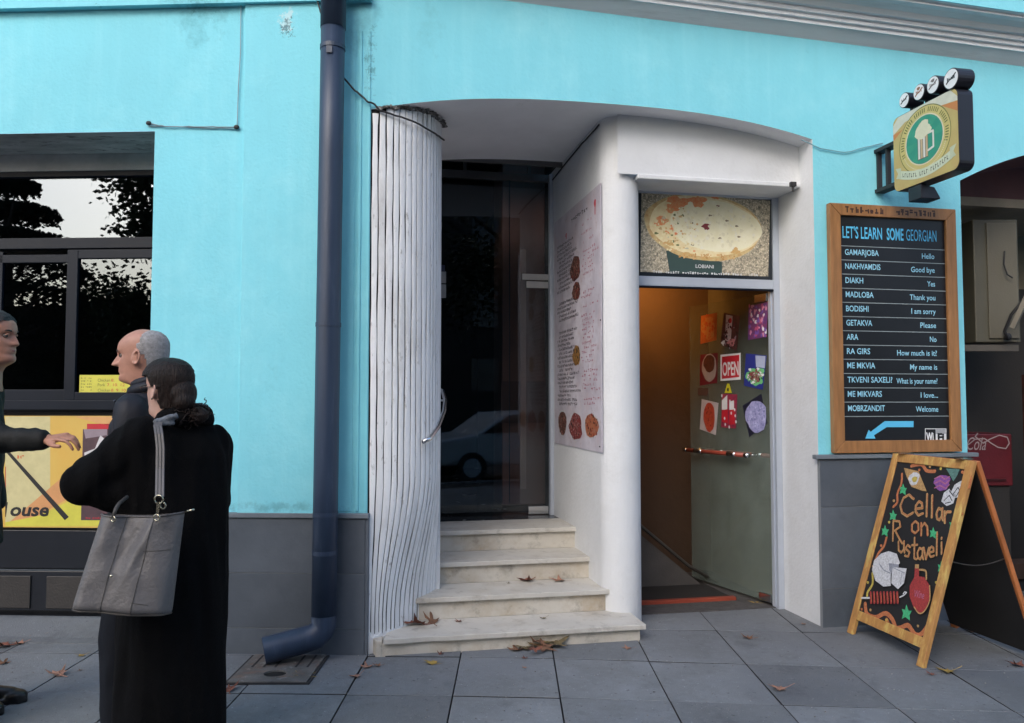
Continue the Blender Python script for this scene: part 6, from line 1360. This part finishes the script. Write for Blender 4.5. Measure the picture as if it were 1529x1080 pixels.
mb.add(vs, fs); bo = mb.build('bag_body', M_BAG, TB, smooth=True); sm_ = bo.modifiers.new('s', 'SUBSURF'); sm_.levels = 1; sm_.render_levels = 1
mb = MB(); mb.tube([bagpt(i / 20, 0, 0) + Vector((0, -.002, .001)) for i in range(21)], .0035, 6); mb.build('top_piping', M_BAG, bo, smooth=True)
mb = MB(); mb.tube([bagpt(i / 20, .985, 0) + Vector((0, -.001, 0)) for i in range(21)], .0035, 6); mb.build('base_seam', M_BAGD, bo, smooth=True)
for s0 in (.33, .70):
    mb = MB(); mb.tube([bagpt(s0 + (.02 if s0 < .5 else -.03) * t, t, 0) + Vector((0, -.0012, 0)) for t in [i / 20 * .96 + .02 for i in range(21)]], .0012, 5); mb.build('side_seam', M_BAGD, bo, smooth=True)
mb = MB(); mb.tube([bagpt(s_, .35, 0) + Vector((0, -.001, 0)) for s_ in [.66 + .02 * i for i in range(15)]], .0012, 5); mb.build('pocket_seam', M_BAGD, bo)
mb = MB(); mb.tube([bagpt(s_, .86 + .02 * math.sin(s_ * 9), 0) + Vector((0, -.001, 0)) for s_ in [.66 + .02 * i for i in range(9)]], .0012, 5); mb.build('pocket_seam', M_BAGD, bo)
mb = MB(); p = hit(169, 859, bagpt(.35, .65, 0), Vector((0, 1, 0))) + Vector((0, -.014, 0)); mb.ell(p, (.007, .004, .005), nu=10, nv=6); mb.build('stud', M_BRASS, bo, smooth=True)
def ring(c, r_, ax, nm='ring', t_=.003):
    mb = MB(); a = Vector(ax).normalized(); e1 = a.orthogonal().normalized(); e2 = a.cross(e1); mb.tube([Vector(c) + (e1 * math.cos(t) + e2 * math.sin(t)) * r_ for t in [2 * math.pi * i / 18 for i in range(19)]], t_, 7, cap=False); mb.build(nm, M_BRASS, TB, smooth=True)
yb = by - .055
ring(P(234, 773, yb), .011, (0.2, 1, 0)); ring(P(169, 775, yb), .010, (.5, 1, 0)); ring(P(237, 746, yb), .015, (0, 1, .1)); ring(P(243, 755, yb + .01), .012, (0.3, 1, .1))
mb = MB(); mb.beam(P(235, 768, yb), P(236, 750, yb), .008, .006, Vector((0, 1, 0))); mb.build('snap_hook', M_BRASS, TB)
# strap
sp = [P(238, 742, yb), P(238.5, 700, 2.965), P(239, 670, 2.985), P(237, 648, 3.00), P(235, 636, 3.03), P(236, 630, 3.10), P(240, 628, 3.17), P(238, 634, 3.25), P(228, 660, 3.33)]
mb = MB(); vs = []; hw = .0155
for i, p in enumerate(sp):
    for a, c in ((-1, 0), (1, 0), (1, .005), (-1, .005)): vs.append(p + Vector((a * hw, c, .0)))
fs = [(i * 4 + k, i * 4 + (k + 1) % 4, (i + 1) * 4 + (k + 1) % 4, (i + 1) * 4 + k) for i in range(len(sp) - 1) for k in range(4)] + [(3, 2, 1, 0)]
mb.add(vs, fs); mb.build('strap', M_BAG, TB, smooth=False)
for dx in (-.006, .006):
    mb = MB(); mb.tube([p + Vector((dx, -.0015, 0)) for p in sp[:5]], .0012, 5); mb.build('strap_seam', M_BAGD, TB)
mb = MB(); mb.tube([P(169, 772, yb), P(173, 760, yb + .01), P(178, 752, yb + .05), P(190, 742, yb + .10)], [.006, .007, .007, .007], 8); mb.build('rear_handle', M_BAGD, TB, smooth=True)
mb = MB(); mb.tube([TRb + Vector((0, 0, 0)), P(281, 763, by), P(290, 761, by)], .004, 6); mb.build('zip_pull', M_BRASS, TB, smooth=True)

# ============================================================ across the street (seen only as reflections)
def trunk_tree(x, y, h, cr, nl, label, seed, cz=.6, cedar=False, name='tree'):
    t = thing(name, label, 'tree', (x, y, -.16)); r_ = random.Random(seed)
    b = MB(); b.tube([(x, y, -.2), (x + .1, y, h * .4), (x, y + .1, h * .9)], [.28, .2, .05], 10)
    for k in range(8):
        a = r_.uniform(0, 6.28); z = h * r_.uniform(.35, .75); b.tube([(x, y, z), (x + math.cos(a) * cr * .7, y + math.sin(a) * cr * .7, z + h * .12)], [.09, .02], 6)
    b.build('trunk', mat('bark', (.07, .055, .045), .9, bump=.5, bscale=15), t, smooth=True)
    vs = []; fs = []
    for i in range(nl):
        if cedar:
            k = r_.randint(0, 8); z = h * (.22 + .78 * k / 9); rad = cr * (1.05 - .8 * (k / 8) ** 2); a = r_.uniform(0, 6.28); q = rad * math.sqrt(r_.random()); cx0, cy0, cz0 = x + q * math.cos(a), y + q * math.sin(a), z - q * q * .06 - abs(r_.gauss(0, .16))
        else:
            k = i % 26; rk = random.Random(seed * 100 + k); ca, cr2, chz = rk.uniform(0, 6.28), cr * rk.uniform(.2, .85), h * rk.uniform(cz - .32, 1)
            cx0, cy0, cz0 = x + cr2 * math.cos(ca) + r_.gauss(0, cr * .17), y + cr2 * math.sin(ca) + r_.gauss(0, cr * .17), chz + r_.gauss(0, cr * .15)
        s_ = r_.uniform(.05, .115); c = Vector((cx0, cy0, cz0)); e1 = Vector((r_.gauss(0, 1), r_.gauss(0, 1), r_.gauss(0, .6))).normalized() * s_; e2 = e1.orthogonal().normalized() * s_ * .7
        o = len(vs); vs += [c - e1, c + e2, c + e1, c - e2]; fs.append((o, o + 1, o + 2, o + 3))
    b = MB(); b.keep = 1; b.add(vs, fs); cm = 'cedar_needles' if cedar else 'plane_leaves'
    b.build('crown', mat(cm, (.03, .045, .03) if cedar else (.05, .065, .025), .7, var=.3, scale=1, bump=0), t)
grp = 'trees across the street'
trunk_tree(-17.9, -13, 9.3, 3.4, 20000, 'tiered cedar across the street, furthest left', 1, cedar=True, name='cedar_tree')
trunk_tree(-10.9, -11, 14, 2.7, 26000, 'broad plane tree across the street facing the shop window', 2, cz=.55)
trunk_tree(-16.2, -16, 5.6, 3.0, 9000, 'low round tree across the street between the cedar and plane tree', 3, cz=.6)
trunk_tree(-5.5, -12, 14, 3.8, 12000, 'tall plane tree across the street behind the viewer', 4)
trunk_tree(1.5, -12, 14, 3.6, 11000, 'tall plane tree across the street opposite the steps', 5)
trunk_tree(7.5, -11, 14, 3.8, 11000, 'tall plane tree across the street to the right', 6)
fb = thing('added_backdrop_building', 'added dim grey building darkening the entrance glass reflection', 'building', (9, -26, 0))  # added unseen block keeping bright sky out of the entrance glass
q_ = MB(); q_.box(lambda x, y, z: Vector((x, y, z)), (-5.5, -28, -.2), (40, -25, 17)); q_.build('facade', mat('dim_facade', (.06, .055, .05), .9, var=.3), fb)
for i_ in range(14):
    for j_ in range(4):
        q_ = MB(); q_.box(lambda x, y, z: Vector((x, y, z)), (-4 + 3 * i_, -25.01, 1.5 + 3.7 * j_), (-2.6 + 3 * i_, -24.95, 3.6 + 3.7 * j_)); q_.build('window', M_BLACKTILE, fb)
hw_ = thing('added_hedge', 'tall dark hedge behind the plane trees, darkening the lower window reflection', 'added_hedge', (-16, -19, 0)); q_ = MB()  # added unseen dark mass so the lower window panes reflect dark
rh_ = random.Random(77); q_.box(lambda x, y, z: Vector((x, y, z)), (-34, -20, -.2), (-5.6, -18.5, 5.2)); q_.build('hedge_core', mat('hedge_dark', (.012, .016, .01), .9), hw_)
vs = []; fs = []
for i in range(9000):
    c = Vector((rh_.uniform(-34, -5.6), rh_.uniform(-20, -17.8), 5.4 * rh_.random() ** .5 + rh_.gauss(0, .3))); e1 = Vector((rh_.gauss(0, 1), rh_.gauss(0, 1), rh_.gauss(0, 1))).normalized() * .13; e2 = e1.orthogonal().normalized() * .1; o = len(vs); vs += [c - e1, c + e2, c + e1, c - e2]; fs.append((o, o + 1, o + 2, o + 3))
q_ = MB(); q_.keep = 1; q_.add(vs, fs); q_.build('hedge_leaves', mat('hedge_leaf', (.03, .045, .02), .7, bump=0), hw_)
hb_ = MB(); hb_.box(lambda x, y, z: Vector((x, y, z)), (-24, -17.5, -.16), (24, -16.8, 1.9)); one(hb_, 'park_wall', mat('dim_park_wall', (.05, .055, .05), .9, var=.3), 'low dark park wall across the street behind the trees', 'wall')
# parked car (reflected in the entrance glass)
car = thing('parked_car', 'pale hatchback parked along the kerb across from the steps', 'car', (4.2, -3.2, -.15))
def CB(x, y, z): return Vector((4.2 + x, -3.2 + y, z - .15))
prof = [(-2.1, .35), (-2.12, .75), (-1.9, .88), (-1.2, .98), (-.55, 1.42), (.7, 1.46), (1.35, 1.05), (2.0, .95), (2.1, .6), (2.05, .32)]
b = MB(); b.prism([CB(x, -.85, z) for x, z in prof], Vector((0, 1.7, 0))); b.build('body', mat('pale_car_paint', (.5, .52, .55), .25, var=.03, bump=0), car, bevel=.08, smooth=False)
for sy in (-.87, .86):
    b = MB(); b.prism([CB(x, sy, z) for x, z in ((-1.05, 1.0), (-.5, 1.36), (.62, 1.40), (1.15, 1.03))], Vector((0, .012, 0))); b.build('side_window', K, car)
for x in (-1.3, 1.3):
    for sy in (-.88, .70):
        b = MB(); b.tube([CB(x, sy, .31), CB(x, sy + .18, .31)], .31, 24); wo_ = b.build('wheel', K, car); b = MB(); b.tube([CB(x, sy - .005 if sy < 0 else sy + .18, .31), CB(x, sy if sy < 0 else sy + .186, .31)], .19, 16); b.build('rim', M_SILVER, wo_)
